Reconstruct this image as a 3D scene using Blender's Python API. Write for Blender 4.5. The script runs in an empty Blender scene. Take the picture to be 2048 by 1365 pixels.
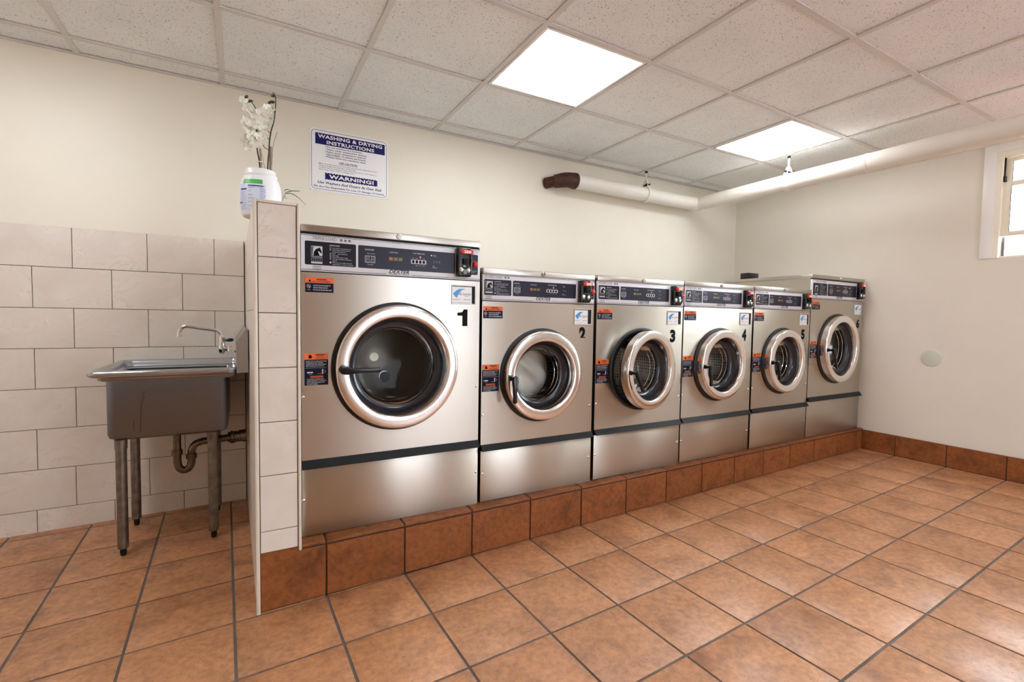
import bpy, bmesh, math, random
from mathutils import Vector, Matrix
random.seed(7)
C = bpy.context.scene.collection
scene = bpy.context.scene
PI = math.pi

# ------------------------------------------------------------------ camera, world, exposure
F_PX, YAW, PITCH, ROLL = 954.383, 0.510375, -0.046595, 0.015011
CAM = Vector((-0.26286, -1.88484, 1.06753))
def _cam():
    cy, sy, cp, sp = math.cos(YAW), math.sin(YAW), math.cos(PITCH), math.sin(PITCH)
    f = Vector((sy*cp, cy*cp, sp)); r = Vector((cy, -sy, 0)); u = r.cross(f)
    c, s = math.cos(ROLL), math.sin(ROLL)
    R, U = c*r + s*u, -s*r + c*u
    m = Matrix((R, U, -f)).transposed().to_4x4()
    m.translation = CAM
    d = bpy.data.cameras.new('camera'); o = bpy.data.objects.new('camera', d); C.objects.link(o)
    d.sensor_width = 36; d.lens = 36*F_PX/2048; d.clip_start = 0.02
    o.matrix_world = m
    scene.camera = o
_cam()

PANEL_LIGHT = 10      # radiance of the ceiling panels
SKY_LIGHT = 17        # daylight outside the windows
world = bpy.data.worlds.new('daylight'); scene.world = world; world.use_nodes = True
_bg = world.node_tree.nodes['Background']
_bg.inputs[0].default_value = (0.84, 0.92, 1.0, 1); _bg.inputs[1].default_value = SKY_LIGHT
vs = scene.view_settings
vs.view_transform = 'Standard'; vs.look = 'None'; vs.gamma = 1; vs.use_curve_mapping = False
vs.exposure = 0.6
scene.cycles.max_bounces = 10; scene.cycles.diffuse_bounces = 6; scene.cycles.glossy_bounces = 5
scene.cycles.sample_clamp_indirect = 6

# measured room, metres
H = 2.326; YW = 1.2566; XR = 4.055; XL = -2.45; YF = -4.6
TA, TB = 0.01719, 0.00356           # the floor rises slightly to the right
def fz(x, y): return TA*x + TB*y
FP = 0.03095                         # floor grid turned against the machine row
TS = 0.30509                         # floor tile pitch
def plz(x): return 0.2135 + 0.0047*x # top of the plinth

# ------------------------------------------------------------------ materials
def lin(c):
    return tuple(((v/255)/12.92 if v/255 <= .04045 else ((v/255+.055)/1.055)**2.4) for v in c) + (1,)
class NT:
    def __init__(s, name):
        s.m = bpy.data.materials.new(name); s.m.use_nodes = True; s.t = s.m.node_tree
        s.b = s.t.nodes['Principled BSDF']
    def n(s, typ, **kw):
        o = s.t.nodes.new(typ)
        for k, v in kw.items():
            if isinstance(k, str) and hasattr(o, k): setattr(o, k, v)
        return o
    def l(s, a, b): s.t.links.new(a, b)
    def coord(s, scale=(1,1,1)):
        tc = s.n('ShaderNodeTexCoord'); mp = s.n('ShaderNodeMapping')
        mp.inputs['Scale'].default_value = scale
        s.l(tc.outputs['Object'], mp.inputs[0]); return mp.outputs[0]
    def noise(s, vec, scale, detail=3, rough=.5, dist=0):
        o = s.n('ShaderNodeTexNoise'); o.inputs['Scale'].default_value = scale
        o.inputs['Detail'].default_value = detail; o.inputs['Roughness'].default_value = rough
        o.inputs['Distortion'].default_value = dist
        s.l(vec, o.inputs['Vector']); return o.outputs['Fac']
    def ramp(s, fac, stops):
        o = s.n('ShaderNodeValToRGB'); e = o.color_ramp.elements
        while len(e) < len(stops): e.new(0.5)
        for el, (p, c) in zip(e, stops): el.position = p; el.color = c if len(c) == 4 else (*c, 1)
        s.l(fac, o.inputs[0]); return o.outputs[0]
    def mix(s, f, a, b, mode='MIX'):
        o = s.n('ShaderNodeMix'); o.data_type = 'RGBA'; o.blend_type = mode
        for i, v in ((0, f), (6, a), (7, b)):
            if hasattr(v, 'is_linked') or isinstance(v, bpy.types.NodeSocket): s.l(v, o.inputs[i])
            else: o.inputs[i].default_value = v
        return o.outputs[2]
    def bump(s, h, strength=.2, dist=.002):
        o = s.n('ShaderNodeBump'); o.inputs['Strength'].default_value = strength
        o.inputs['Distance'].default_value = dist
        s.l(h, o.inputs['Height']); s.l(o.outputs[0], s.b.inputs['Normal'])
def mat(name, col, rough=.5, metal=0, spec=.5, coat=0, emit=None, es=0, nz=0, nscale=20, bump=0):
    k = NT(name); b = k.b
    c = lin(col)
    b.inputs['Base Color'].default_value = c
    b.inputs['Roughness'].default_value = rough; b.inputs['Metallic'].default_value = metal
    b.inputs['Specular IOR Level'].default_value = spec; b.inputs['Coat Weight'].default_value = coat
    if emit:
        b.inputs['Emission Color'].default_value = lin(emit); b.inputs['Emission Strength'].default_value = es
    if nz or bump:
        f = k.noise(k.coord(), nscale, 4)
        if nz:
            lo = tuple(max(0, v*(1-nz)) for v in c[:3]); hi = tuple(min(1, v*(1+nz)) for v in c[:3])
            k.l(k.ramp(f, [(.3, lo), (.7, hi)]), b.inputs['Base Color'])
        if bump: k.bump(f, bump)
    return k.m

def steel(name, col, rough, aniso=.6, axis='Z'):
    k = NT(name); b = k.b
    b.inputs['Base Color'].default_value = lin(col); b.inputs['Metallic'].default_value = 1
    b.inputs['Anisotropic'].default_value = aniso
    t = k.n('ShaderNodeCombineXYZ'); t.inputs[1].default_value = .3; t.inputs[2].default_value = 1
    k.l(t.outputs[0], b.inputs['Tangent'])
    f = k.noise(k.coord((1, 1, 60)), 3, 3)
    g = k.noise(k.coord(), 2.2, 4)
    mx = k.n('ShaderNodeMath'); mx.operation = 'MULTIPLY_ADD'
    k.l(g, mx.inputs[0]); mx.inputs[1].default_value = .12; mx.inputs[2].default_value = rough-.06
    m2 = k.n('ShaderNodeMath'); m2.operation = 'MULTIPLY_ADD'
    k.l(f, m2.inputs[0]); m2.inputs[1].default_value = .06; k.l(mx.outputs[0], m2.inputs[2])
    k.l(m2.outputs[0], b.inputs['Roughness'])
    return k.m

M = {}
M['steel'] = steel('brushed_steel', (198, 192, 181), .32, .85)
M['steel_top'] = steel('brushed_steel_cover', (190, 184, 176), .30, .4)
M['steel_dull'] = steel('dull_steel', (150, 140, 134), .40, .2)
M['sink_steel'] = steel('sink_steel', (124, 128, 138), .3, 0)
M['splash_steel'] = steel('splash_steel', (176, 176, 180), .34, 0)
M['rim_steel'] = mat('rim_steel', (186, 192, 200), .17, 1)
M['chrome'] = mat('chrome', (236, 236, 238), .09, 1)
M['ring'] = mat('polished_door_ring', (244, 242, 241), .17, 1)
M['leg_metal'] = mat('worn_leg_metal', (128, 122, 116), .42, 1, nz=.3, nscale=30, bump=.15)
M['pipe_dark'] = mat('dark_drain_metal', (112, 102, 92), .2, 1, nz=.35, nscale=25)
M['silver'] = mat('silver_panel', (224, 225, 232), .4, .0)
M['navy'] = mat('navy_panel', (18, 19, 36), .3, 0, .25, 0)
M['navy_grey'] = mat('grey_navy_panel', (36, 36, 54), .3, 0, .25, 0)
M['black'] = mat('black_plastic', (14, 14, 16), .25, 0, .5)
M['rubber'] = mat('black_rubber', (17, 18, 20), .45)
M['bezel'] = mat('dark_door_bezel', (38, 40, 47), .2, 0, .6)
M['strip'] = mat('black_strip', (26, 30, 34), .45, 0, .25)
M['gap'] = mat('dark_gap', (8, 8, 8), .8)
M['drum'] = mat('drum_metal', (160, 158, 152), .5, .75)
M['orange'] = mat('label_orange', (232, 106, 44), .5)
M['label_navy'] = mat('label_navy', (20, 22, 46), .6, 0, .15)
M['ink_white'] = mat('white_ink', (205, 206, 212), .5)
M['ink_grey'] = mat('grey_ink', (112, 112, 120), .5)
M['ink_black'] = mat('black_ink', (10, 10, 11), .6, 0, .12)
M['ink_blue'] = mat('navy_ink', (28, 24, 96), .5, 0, .2)
M['white'] = mat('white_card', (246, 247, 250), .45)
M['swoosh'] = mat('sky_blue_print', (58, 160, 222), .45)
M['red'] = mat('red_plastic', (196, 40, 34), .3)
M['led_bar'] = mat('red_display', (120, 12, 12), .35, emit=(255, 40, 30), es=.22)
M['led'] = mat('lit_digits', (255, 150, 140), .4, emit=(255, 150, 140), es=2.0)
M['lamp_red'] = mat('red_indicator', (255, 120, 130), .4, emit=(255, 90, 110), es=2.5)
M['amber'] = mat('amber_key', (176, 96, 42), .4)
M['olive'] = mat('olive_key', (120, 104, 52), .4)
M['green_glass'] = mat('dark_green_plastic', (18, 44, 32), .12, 0, .6)
M['lcd'] = mat('dim_digits', (96, 130, 138), .4)
M['paint'] = mat('cream_paint', (239, 234, 219), .42, 0, .35, nz=.012, nscale=6, bump=.02)
M['paint_right'] = mat('beige_paint', (232, 226, 213), .5, 0, .3, nz=.012, nscale=6, bump=.03)
M['pipe_white'] = mat('painted_lagging', (236, 232, 222), .45, 0, .4, nz=.02, nscale=12, bump=.25)
M['rust'] = mat('rusty_iron', (74, 44, 34), .6, .2, nz=.35, nscale=40, bump=.5)
M['iron'] = mat('dark_iron', (34, 32, 32), .5, .5)
M['trim_white'] = mat('white_gloss_trim', (250, 250, 248), .3)
M['trim_cream'] = mat('cream_vinyl', (248, 244, 226), .35)
M['plaster_trim'] = mat('tile_edge_trim', (228, 220, 206), .3)
M['tee'] = mat('ceiling_grid_white', (218, 216, 213), .5)
M['wrap'] = mat('laundry_cloth', (222, 220, 210), .8, nz=.04, nscale=8)
M['bottle'] = mat('white_hdpe', (240, 241, 244), .3, 0, .5)
M['bottle_label'] = mat('pale_blue_label', (214, 224, 246), .4)
M['green'] = mat('green_print', (78, 178, 84), .4)
M['petal'] = mat('silk_petal', (240, 237, 224), .7)
M['petal'].node_tree.nodes['Principled BSDF'].inputs['Subsurface Weight'].default_value = .15
M['stem'] = mat('dark_green_stem', (46, 46, 30), .5)
M['lip'] = mat('pale_yellow_lip', (214, 200, 140), .6)
M['bud'] = mat('dark_bud', (58, 50, 38), .6)
M['cane'] = mat('bamboo_cane', (158, 134, 106), .6)
M['leaf'] = mat('grass_leaf', (64, 104, 52), .45)
M['disc'] = mat('pale_cover_plate', (208, 212, 198), .4)
M['pale_print'] = mat('pale_print', (130, 140, 180), .5)
M['maroon'] = mat('maroon_print', (134, 58, 66), .5)
M['brick_out'] = mat('outdoor_red_brick', (158, 84, 70), .8, nz=.2, nscale=6)
M['concrete'] = mat('outdoor_concrete', (190, 188, 182), .8)
M['knob_dark'] = mat('dark_lever_grip', (20, 24, 40), .3)

def panel_mat():
    k = NT('lit_diffuser'); b = k.b
    b.inputs['Base Color'].default_value = (.9, .9, .9, 1)
    b.inputs['Emission Color'].default_value = (.94, .965, 1, 1); b.inputs['Emission Strength'].default_value = PANEL_LIGHT
    return k.m
M['panel'] = panel_mat()

def glass_mat(name, tint=(.96, .98, .97), ior=1.45):
    k = NT(name); t = k.t; t.nodes.remove(k.b)
    out = t.nodes['Material Output']
    tr = k.n('ShaderNodeBsdfTransparent'); tr.inputs[0].default_value = (*tint, 1)
    gl = k.n('ShaderNodeBsdfGlossy'); gl.inputs['Roughness'].default_value = .03
    fr = k.n('ShaderNodeFresnel'); fr.inputs[0].default_value = ior
    mx = k.n('ShaderNodeMixShader'); k.l(fr.outputs[0], mx.inputs[0]); k.l(tr.outputs[0], mx.inputs[1]); k.l(gl.outputs[0], mx.inputs[2])
    k.l(mx.outputs[0], out.inputs[0]); return k.m
M['glass'] = glass_mat('door_glass', (.93, .94, .93), 1.2)
M['window_glass'] = glass_mat('window_glass')
M['tinted_glass'] = glass_mat('tinted_shop_glass', (.5, .5, .51))  # tint chosen to dim the daylight from the added front window

def terracotta(name, base=(184, 131, 91), dark=(142, 92, 60), rough=.34, spec=1.0, bumpy=.05):
    k = NT(name); b = k.b
    geo = k.n('ShaderNodeNewGeometry'); co = k.coord()
    off = k.n('ShaderNodeVectorMath'); off.operation = 'MULTIPLY_ADD'
    cmb = k.n('ShaderNodeCombineXYZ')
    for i in range(3): k.l(geo.outputs['Random Per Island'], cmb.inputs[i])
    k.l(cmb.outputs[0], off.inputs[0]); off.inputs[1].default_value = (37, 53, 19); k.l(co, off.inputs[2])
    v = off.outputs[0]
    big = k.noise(v, 7, 5, .6, .6); fine = k.noise(v, 45, 5, .65)
    c1 = k.ramp(big, [(.25, lin(dark)), (.5, lin(base)), (.78, lin(tuple(min(255, int(x*1.10)) for x in base)))])
    c2 = k.ramp(fine, [(.36, (.70, .65, .62)), (.60, (1.08, 1.07, 1.06))])
    c = k.mix(.8, c1, c2, 'MULTIPLY')
    # small pits strung along fissures
    pit = k.noise(v, 210, 2, .5); fis = k.noise(v, 14, 4, .6, 1.2)
    pr = k.ramp(pit, [(.33, (0, 0, 0)), (.37, (1, 1, 1))]); fr = k.ramp(fis, [(.47, (0, 0, 0)), (.5, (1, 1, 1)), (.53, (0, 0, 0))])
    mk = k.mix(1.0, fr, k.mix(1.0, (1, 1, 1, 1), pr, 'SUBTRACT'), 'MULTIPLY')
    c = k.mix(mk, c, lin((64, 40, 30)))
    tint = k.ramp(geo.outputs['Random Per Island'], [(0, (.93, .92, .91)), (1, (1.05, 1.04, 1.03))])
    c = k.mix(1.0, c, tint, 'MULTIPLY')
    k.l(c, b.inputs['Base Color'])
    rr = k.ramp(fine, [(.3, (rough+.12,)*3), (.7, (rough-.02,)*3)])
    k.l(rr, b.inputs['Roughness']); b.inputs['Specular IOR Level'].default_value = spec
    k.bump(big, bumpy, .004)
    return k.m
M['floor_tile'] = terracotta('terracotta_floor_tile')
M['plinth_tile'] = terracotta('terracotta_plinth_tile', (142, 84, 44), (108, 60, 30), .48, .35, .12)
M['grout'] = mat('grey_grout', (104, 97, 93), .85, nz=.25, nscale=9, bump=.2)
M['grout_and_shade'] = mat('dark_grout_and_shade', (70, 52, 42), .9, nz=.3)  # dark joints; also paints the shadow line under the plinth cap

def marble(name):
    k = NT(name); b = k.b
    geo = k.n('ShaderNodeNewGeometry'); co = k.coord()
    off = k.n('ShaderNodeVectorMath'); off.operation = 'MULTIPLY_ADD'
    cmb = k.n('ShaderNodeCombineXYZ')
    for i in range(3): k.l(geo.outputs['Random Per Island'], cmb.inputs[i])
    k.l(cmb.outputs[0], off.inputs[0]); off.inputs[1].default_value = (31, 47, 23); k.l(co, off.inputs[2])
    v = off.outputs[0]
    n1 = k.noise(v, 5, 5, .6, .5); n2 = k.noise(v, 6, 6, .65, 1.6)
    c = k.ramp(n1, [(.3, lin((224, 215, 205))), (.7, lin((238, 231, 223)))])
    ve = k.ramp(n2, [(.47, (0, 0, 0)), (.495, (1, 1, 1)), (.52, (0, 0, 0))])
    msk = k.ramp(n1, [(.5, (0, 0, 0)), (.62, (.4, .4, .4))])
    vm = k.mix(1.0, ve, msk, 'MULTIPLY')
    c = k.mix(vm, c, lin((196, 178, 160)))
    k.l(c, b.inputs['Base Color']); b.inputs['Roughness'].default_value = .3
    return k.m
M['wall_tile'] = marble('veined_wall_tile')
M['tile_gap'] = mat('brown_tile_joint', (62, 48, 37), .9)

def ceiling_tile():
    k = NT('fissured_ceiling_tile'); b = k.b
    v = k.coord()
    a = k.noise(k.coord((1, 1.5, 1)), 140, 2, .5, .8)
    d = k.noise(v, 3, 2)
    dots = k.ramp(a, [(.325, (1, 1, 1)), (.352, (0, 0, 0))])
    n = k.noise(v, 4, 3)
    c = k.ramp(n, [(.3, lin((238, 243, 245))), (.7, lin((246, 250, 251)))])
    c = k.mix(dots, c, lin((130, 116, 106)))
    k.l(c, b.inputs['Base Color']); b.inputs['Roughness'].default_value = .9; b.inputs['Specular IOR Level'].default_value = .2
    return k.m
M['ceil_tile'] = ceiling_tile()

def perf_mat():
    k = NT('perforated_drum'); b = k.b
    vo = k.n('ShaderNodeTexVoronoi'); vo.inputs['Scale'].default_value = 55; vo.inputs['Randomness'].default_value = .15
    k.l(k.coord(), vo.inputs['Vector'])
    c = k.ramp(vo.outputs['Distance'], [(.22, (.01, .01, .01)), (.3, (.55, .54, .51))])
    k.l(c, b.inputs['Base Color']); b.inputs['Metallic'].default_value = 1; b.inputs['Roughness'].default_value = .3
    return k.m
M['perf'] = perf_mat()

# ------------------------------------------------------------------ mesh helpers
class MB:
    def __init__(s): s.v = []; s.f = []; s.mi = []; s.k = 0; s.sm = []
    def add(s, vs, fs, smooth=False):
        b = len(s.v); s.v += [tuple(v) for v in vs]
        for f in fs: s.f.append(tuple(i+b for i in f)); s.mi.append(s.k); s.sm.append(smooth)
        return s
    def box(s, a, b):
        (x0, y0, z0), (x1, y1, z1) = a, b
        return s.add([(x0,y0,z0),(x1,y0,z0),(x1,y1,z0),(x0,y1,z0),(x0,y0,z1),(x1,y0,z1),(x1,y1,z1),(x0,y1,z1)],
                     [(0,3,2,1),(4,5,6,7),(0,1,5,4),(1,2,6,5),(2,3,7,6),(3,0,4,7)])
    def rbox(s, a, b, r=.003, seg=2):
        bm = bmesh.new(); (x0,y0,z0),(x1,y1,z1) = a, b
        vs = [bm.verts.new(p) for p in ((x0,y0,z0),(x1,y0,z0),(x1,y1,z0),(x0,y1,z0),(x0,y0,z1),(x1,y0,z1),(x1,y1,z1),(x0,y1,z1))]
        for f in ((0,3,2,1),(4,5,6,7),(0,1,5,4),(1,2,6,5),(2,3,7,6),(3,0,4,7)): bm.faces.new([vs[i] for i in f])
        bmesh.ops.bevel(bm, geom=list(bm.edges), offset=r, segments=seg, profile=.5, affect='EDGES')
        return s.frombm(bm, True)
    def frombm(s, bm, smooth=False):
        bm.verts.ensure_lookup_table(); bm.verts.index_update()
        s.add([v.co[:] for v in bm.verts], [[v.index for v in f.verts] for f in bm.faces], smooth)
        bm.free(); return s
    def prism(s, pts, d, smooth=False):
        """closed polygon pts (3D, planar) swept by vector d"""
        n = len(pts); d = Vector(d); P = [Vector(p) for p in pts]
        nrm = Vector((0,0,0))
        for i in range(n): nrm += P[i].cross(P[(i+1) % n])
        if nrm.dot(d) > 0: P.reverse()
        vs = P + [p+d for p in P]
        fs = [tuple(range(n)), tuple(range(2*n-1, n-1, -1))] + [((i+1) % n, i, i+n, (i+1) % n+n) for i in range(n)]
        return s.add(vs, fs, smooth)
    def lathe(s, prof, c=(0,0,0), axis='y', seg=64, close0=False, close1=False, sx=1, sy=1):
        vs = []; fs = []
        for r, h in prof:
            for i in range(seg):
                a = 2*PI*i/seg; p, q = r*math.cos(a)*sx, r*math.sin(a)*sy
                vs.append({'y': (c[0]+p, c[1]+h, c[2]+q), 'z': (c[0]+p, c[1]+q, c[2]+h), 'x': (c[0]+h, c[1]+p, c[2]+q)}[axis])
        n = len(prof)
        for j in range(n-1):
            for i in range(seg):
                k2 = (i+1) % seg; fs.append((j*seg+i, j*seg+k2, (j+1)*seg+k2, (j+1)*seg+i))
        if close0: fs.append(tuple(range(seg)))
        if close1: fs.append(tuple(range((n-1)*seg, n*seg)))
        return s.add(vs, fs, True)
    def tube(s, pts, r, seg=12, cap=True):
        P = [Vector(p) for p in pts]; n = len(P); rr = r if isinstance(r, (list, tuple)) else [r]*n
        vs = []; fs = []; prev = None
        for i in range(n):
            t = ((P[i+1]-P[i]).normalized() if i < n-1 else Vector((0,0,0))) + ((P[i]-P[i-1]).normalized() if i else Vector((0,0,0)))
            t.normalize()
            if prev is None:
                up = Vector((0,0,1)) if abs(t.z) < .9 else Vector((1,0,0)); u = t.cross(up).normalized()
            else:
                u = (prev - t*prev.dot(t)).normalized()
            prev = u; w = t.cross(u)
            for k2 in range(seg):
                a = 2*PI*k2/seg; vs.append(P[i] + (u*math.cos(a)+w*math.sin(a))*rr[i])
        for i in range(n-1):
            for k2 in range(seg):
                q = (k2+1) % seg; fs.append((i*seg+k2, i*seg+q, (i+1)*seg+q, (i+1)*seg+k2))
        if cap: fs.append(tuple(range(seg-1, -1, -1))); fs.append(tuple(range((n-1)*seg, n*seg)))
        return s.add(vs, fs, True)
    def sphere(s, c, r, seg=16, rings=8, sc=(1,1,1)):
        prof = [(max(1e-4, r*math.sin(PI*j/rings)), -r*math.cos(PI*j/rings)) for j in range(rings+1)]
        b = len(s.v); s.lathe(prof, (0,0,0), 'z', seg)
        for i in range(b, len(s.v)):
            v = s.v[i]; s.v[i] = (c[0]+v[0]*sc[0], c[1]+v[1]*sc[1], c[2]+v[2]*sc[2])
        return s
    def plate(s, x0, x1, z0, z1, cx, cz, r, y0, y1, seg=64):
        """upright plate (faces -y) with a round hole"""
        ring = [(cx+r*math.cos(2*PI*i/seg), cz+r*math.sin(2*PI*i/seg)) for i in range(seg)]
        outer = []
        for i in range(seg):
            a = 2*PI*i/seg; dx, dz = math.cos(a), math.sin(a)
            t = min(((x1-cx)/dx if dx > 1e-9 else (x0-cx)/dx if dx < -1e-9 else 1e9), ((z1-cz)/dz if dz > 1e-9 else (z0-cz)/dz if dz < -1e-9 else 1e9))
            outer.append((cx+dx*t, cz+dz*t))
        for cxr, czr in ((x0,z0),(x1,z0),(x1,z1),(x0,z1)):
            j = min(range(seg), key=lambda i: (outer[i][0]-cxr)**2+(outer[i][1]-czr)**2); outer[j] = (cxr, czr)
        vs = [(x, y0, z) for x, z in ring]+[(x, y0, z) for x, z in outer]+[(x, y1, z) for x, z in ring]+[(x, y1, z) for x, z in outer]
        fs = []
        for i in range(seg):
            k2 = (i+1) % seg
            fs += [(i, seg+i, seg+k2, k2)[::-1], (2*seg+i, 3*seg+i, 3*seg+k2, 2*seg+k2), (i, k2, 2*seg+k2, 2*seg+i)[::-1], (seg+i, seg+k2, 3*seg+k2, 3*seg+i)]
        return s.add(vs, fs)
    def build(s, name, m, parent=None, loc=(0,0,0), rot=(0,0,0), fix=True):
        me = bpy.data.meshes.new(name); me.from_pydata(s.v, [], s.f)
        for q in (m if isinstance(m, (list, tuple)) else [m]): me.materials.append(q)
        me.polygons.foreach_set('material_index', s.mi)
        me.polygons.foreach_set('use_smooth', s.sm)
        if fix:
            bm = bmesh.new(); bm.from_mesh(me); bmesh.ops.recalc_face_normals(bm, faces=bm.faces); bm.to_mesh(me); bm.free()
        try: me.set_sharp_from_angle(angle=math.radians(35))
        except Exception: pass
        me.update()
        o = bpy.data.objects.new(name, me); C.objects.link(o)
        o.location = loc; o.rotation_euler = rot
        if parent: o.parent = parent
        return o

def smooth(pts, k=5):
    P = [Vector(p) for p in pts]; out = []
    for i in range(len(P)-1):
        a, b, c, d = P[max(0, i-1)], P[i], P[i+1], P[min(len(P)-1, i+2)]
        n = k if (c-b).length < .12 else 2
        for j in range(n):
            t = j/n; out.append(.5*((2*b)+(c-a)*t+(2*a-5*b+4*c-d)*t*t+(3*b-a-3*c+d)*t*t*t))
    return out+[P[-1]]

def tag(o, label, cat=None, group=None, kind=None):
    o['label'] = label
    if cat: o['category'] = cat
    if group: o['group'] = group
    if kind: o['kind'] = kind
    return o
def thing(name, label, cat, loc=(0,0,0), group=None):
    o = bpy.data.objects.new(name, None); C.objects.link(o); o.location = loc; o.empty_display_size = .1
    return tag(o, label, cat, group)
def struct(o): o['kind'] = 'structure'; return o
def copy_tree(o, parent=None):
    c = o.copy(); C.objects.link(c)
    if parent: c.parent = parent
    for ch in list(o.children): copy_tree(ch, c)
    return c

# ------------------------------------------------------------------ lettering (strokes of real letters as flat meshes)
_tc = {}
def glyphs(txt, shear=0., off=0., res=2, space=1.):
    k = (txt, shear, off, res, space)
    if k not in _tc:
        cu = bpy.data.curves.new('lettering', 'FONT'); cu.body = txt; cu.size = 1; cu.shear = shear; cu.offset = off
        cu.resolution_u = res; cu.space_character = space; cu.fill_mode = 'BOTH'
        o = bpy.data.objects.new('lettering', cu); C.objects.link(o)
        me = bpy.data.meshes.new_from_object(o)
        v = [(p.co.x, p.co.y) for p in me.vertices]; f = [tuple(q.vertices) for q in me.polygons]
        C.objects.unlink(o); bpy.data.objects.remove(o); bpy.data.curves.remove(cu); bpy.data.meshes.remove(me)
        xs = [a for a, b in v] or [0]
        _tc[k] = (v, f, min(xs), max(xs))
    return _tc[k]
def write(mb, txt, x, z, size, y=0., width=None, align='L', shear=0., off=0., res=2, space=1., zcut=None, tilt=0.):
    """letters in the x-z plane facing -y; (x, z) is the baseline start; width stretches them"""
    v, f, a, b = glyphs(txt, shear, off, res, space)
    sx = size if width is None else width/(b-a)
    w = (b-a)*sx
    ox = x-(w if align == 'R' else w/2 if align == 'C' else 0)-a*sx
    vs = [(ox+p*sx, y+q*size*tilt, z+q*size) for p, q in v]
    mb.add(vs, f); return mb
def plaque(mb, x0, x1, z0, z1, y, t=.0006, r=0, n=4):
    """thin upright sheet with rounded corners, front at y, thickness t going back"""
    if r <= 0: return mb.box((x0, y, z0), (x1, y+t, z1))
    pts = []
    for cx, cz, a0 in ((x1-r, z1-r, 0), (x0+r, z1-r, 90), (x0+r, z0+r, 180), (x1-r, z0+r, 270)):
        for i in range(n+1):
            a = math.radians(a0+90*i/n); pts.append((cx+r*math.cos(a), y, cz+r*math.sin(a)))
    return mb.prism(pts, (0, t, 0))
def frame_lines(mb, x0, x1, z0, z1, y, w, t=.0004):
    mb.box((x0, y, z0), (x1, y+t, z0+w)); mb.box((x0, y, z1-w), (x1, y+t, z1))
    mb.box((x0, y, z0+w), (x0+w, y+t, z1-w)); mb.box((x1-w, y, z0+w), (x1, y+t, z1-w))
def poly(mb, pts, y, t=.0005): return mb.prism([(p[0], y, p[1]) for p in pts], (0, t, 0))

# ================================================================== THE ROOM
# floor: a grout bed and separate bevelled tiles, all one mesh
def rot2(i, j):
    c, s = math.cos(FP), math.sin(FP)
    return TS*(c*i+s*j), -TS*(-s*i+c*j)
def build_floor():
    mb = MB(); mb.k = 1
    x0, x1, y0, y1 = XL, XR, YF, YW
    mb.add([(x0,y0,fz(x0,y0)-.004),(x1,y0,fz(x1,y0)-.004),(x1,y1,fz(x1,y1)-.004),(x0,y1,fz(x0,y1)-.004),
            (x0,y0,-.2),(x1,y0,-.2),(x1,y1,-.2),(x0,y1,-.2)],
           [(0,1,2,3),(7,6,5,4),(0,4,5,1),(1,5,6,2),(2,6,7,3),(3,7,4,0)])
    mb.k = 0; g = .0045; bv = .003
    def clip(P):
        for ax, lim, sg in ((0, x0, 1), (0, x1, -1), (1, y0, 1), (1, y1, -1)):
            out = []
            for i in range(len(P)):
                a, b = P[i], P[(i+1) % len(P)]; da, db = sg*(a[ax]-lim), sg*(b[ax]-lim)
                if da >= 0: out.append(a)
                if (da < 0) != (db < 0):
                    t = da/(da-db); out.append((a[0]+(b[0]-a[0])*t, a[1]+(b[1]-a[1])*t))
            P = out
            if len(P) < 3: return None
        return P
    for i in range(-10, 16):
        for j in range(-6, 17):
            def q(e):
                return [rot2(i+(e/TS), j+(e/TS)), rot2(i+1-(e/TS), j+(e/TS)), rot2(i+1-(e/TS), j+1-(e/TS)), rot2(i+(e/TS), j+1-(e/TS))]
            A, B = clip(q(g)), clip(q(g+bv))
            if not A or not B: continue
            dz = random.uniform(-.0004, .0004)
            if len(A) == len(B):
                n = len(A)
                vs = [(x, y, fz(x, y)-.004) for x, y in A]+[(x, y, fz(x, y)-.001) for x, y in A]+[(x, y, fz(x, y)+dz) for x, y in B]
                fs = [tuple(range(2*n, 3*n))]+[(k, (k+1) % n, n+(k+1) % n, n+k) for k in range(n)]+[(n+k, n+(k+1) % n, 2*n+(k+1) % n, 2*n+k) for k in range(n)]
                mb.add(vs, fs)
            else: mb.add([(x, y, fz(x, y)) for x, y in B], [tuple(range(len(B)))])
    return struct(mb.build('floor', [M['floor_tile'], M['grout']]))
build_floor()

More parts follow.
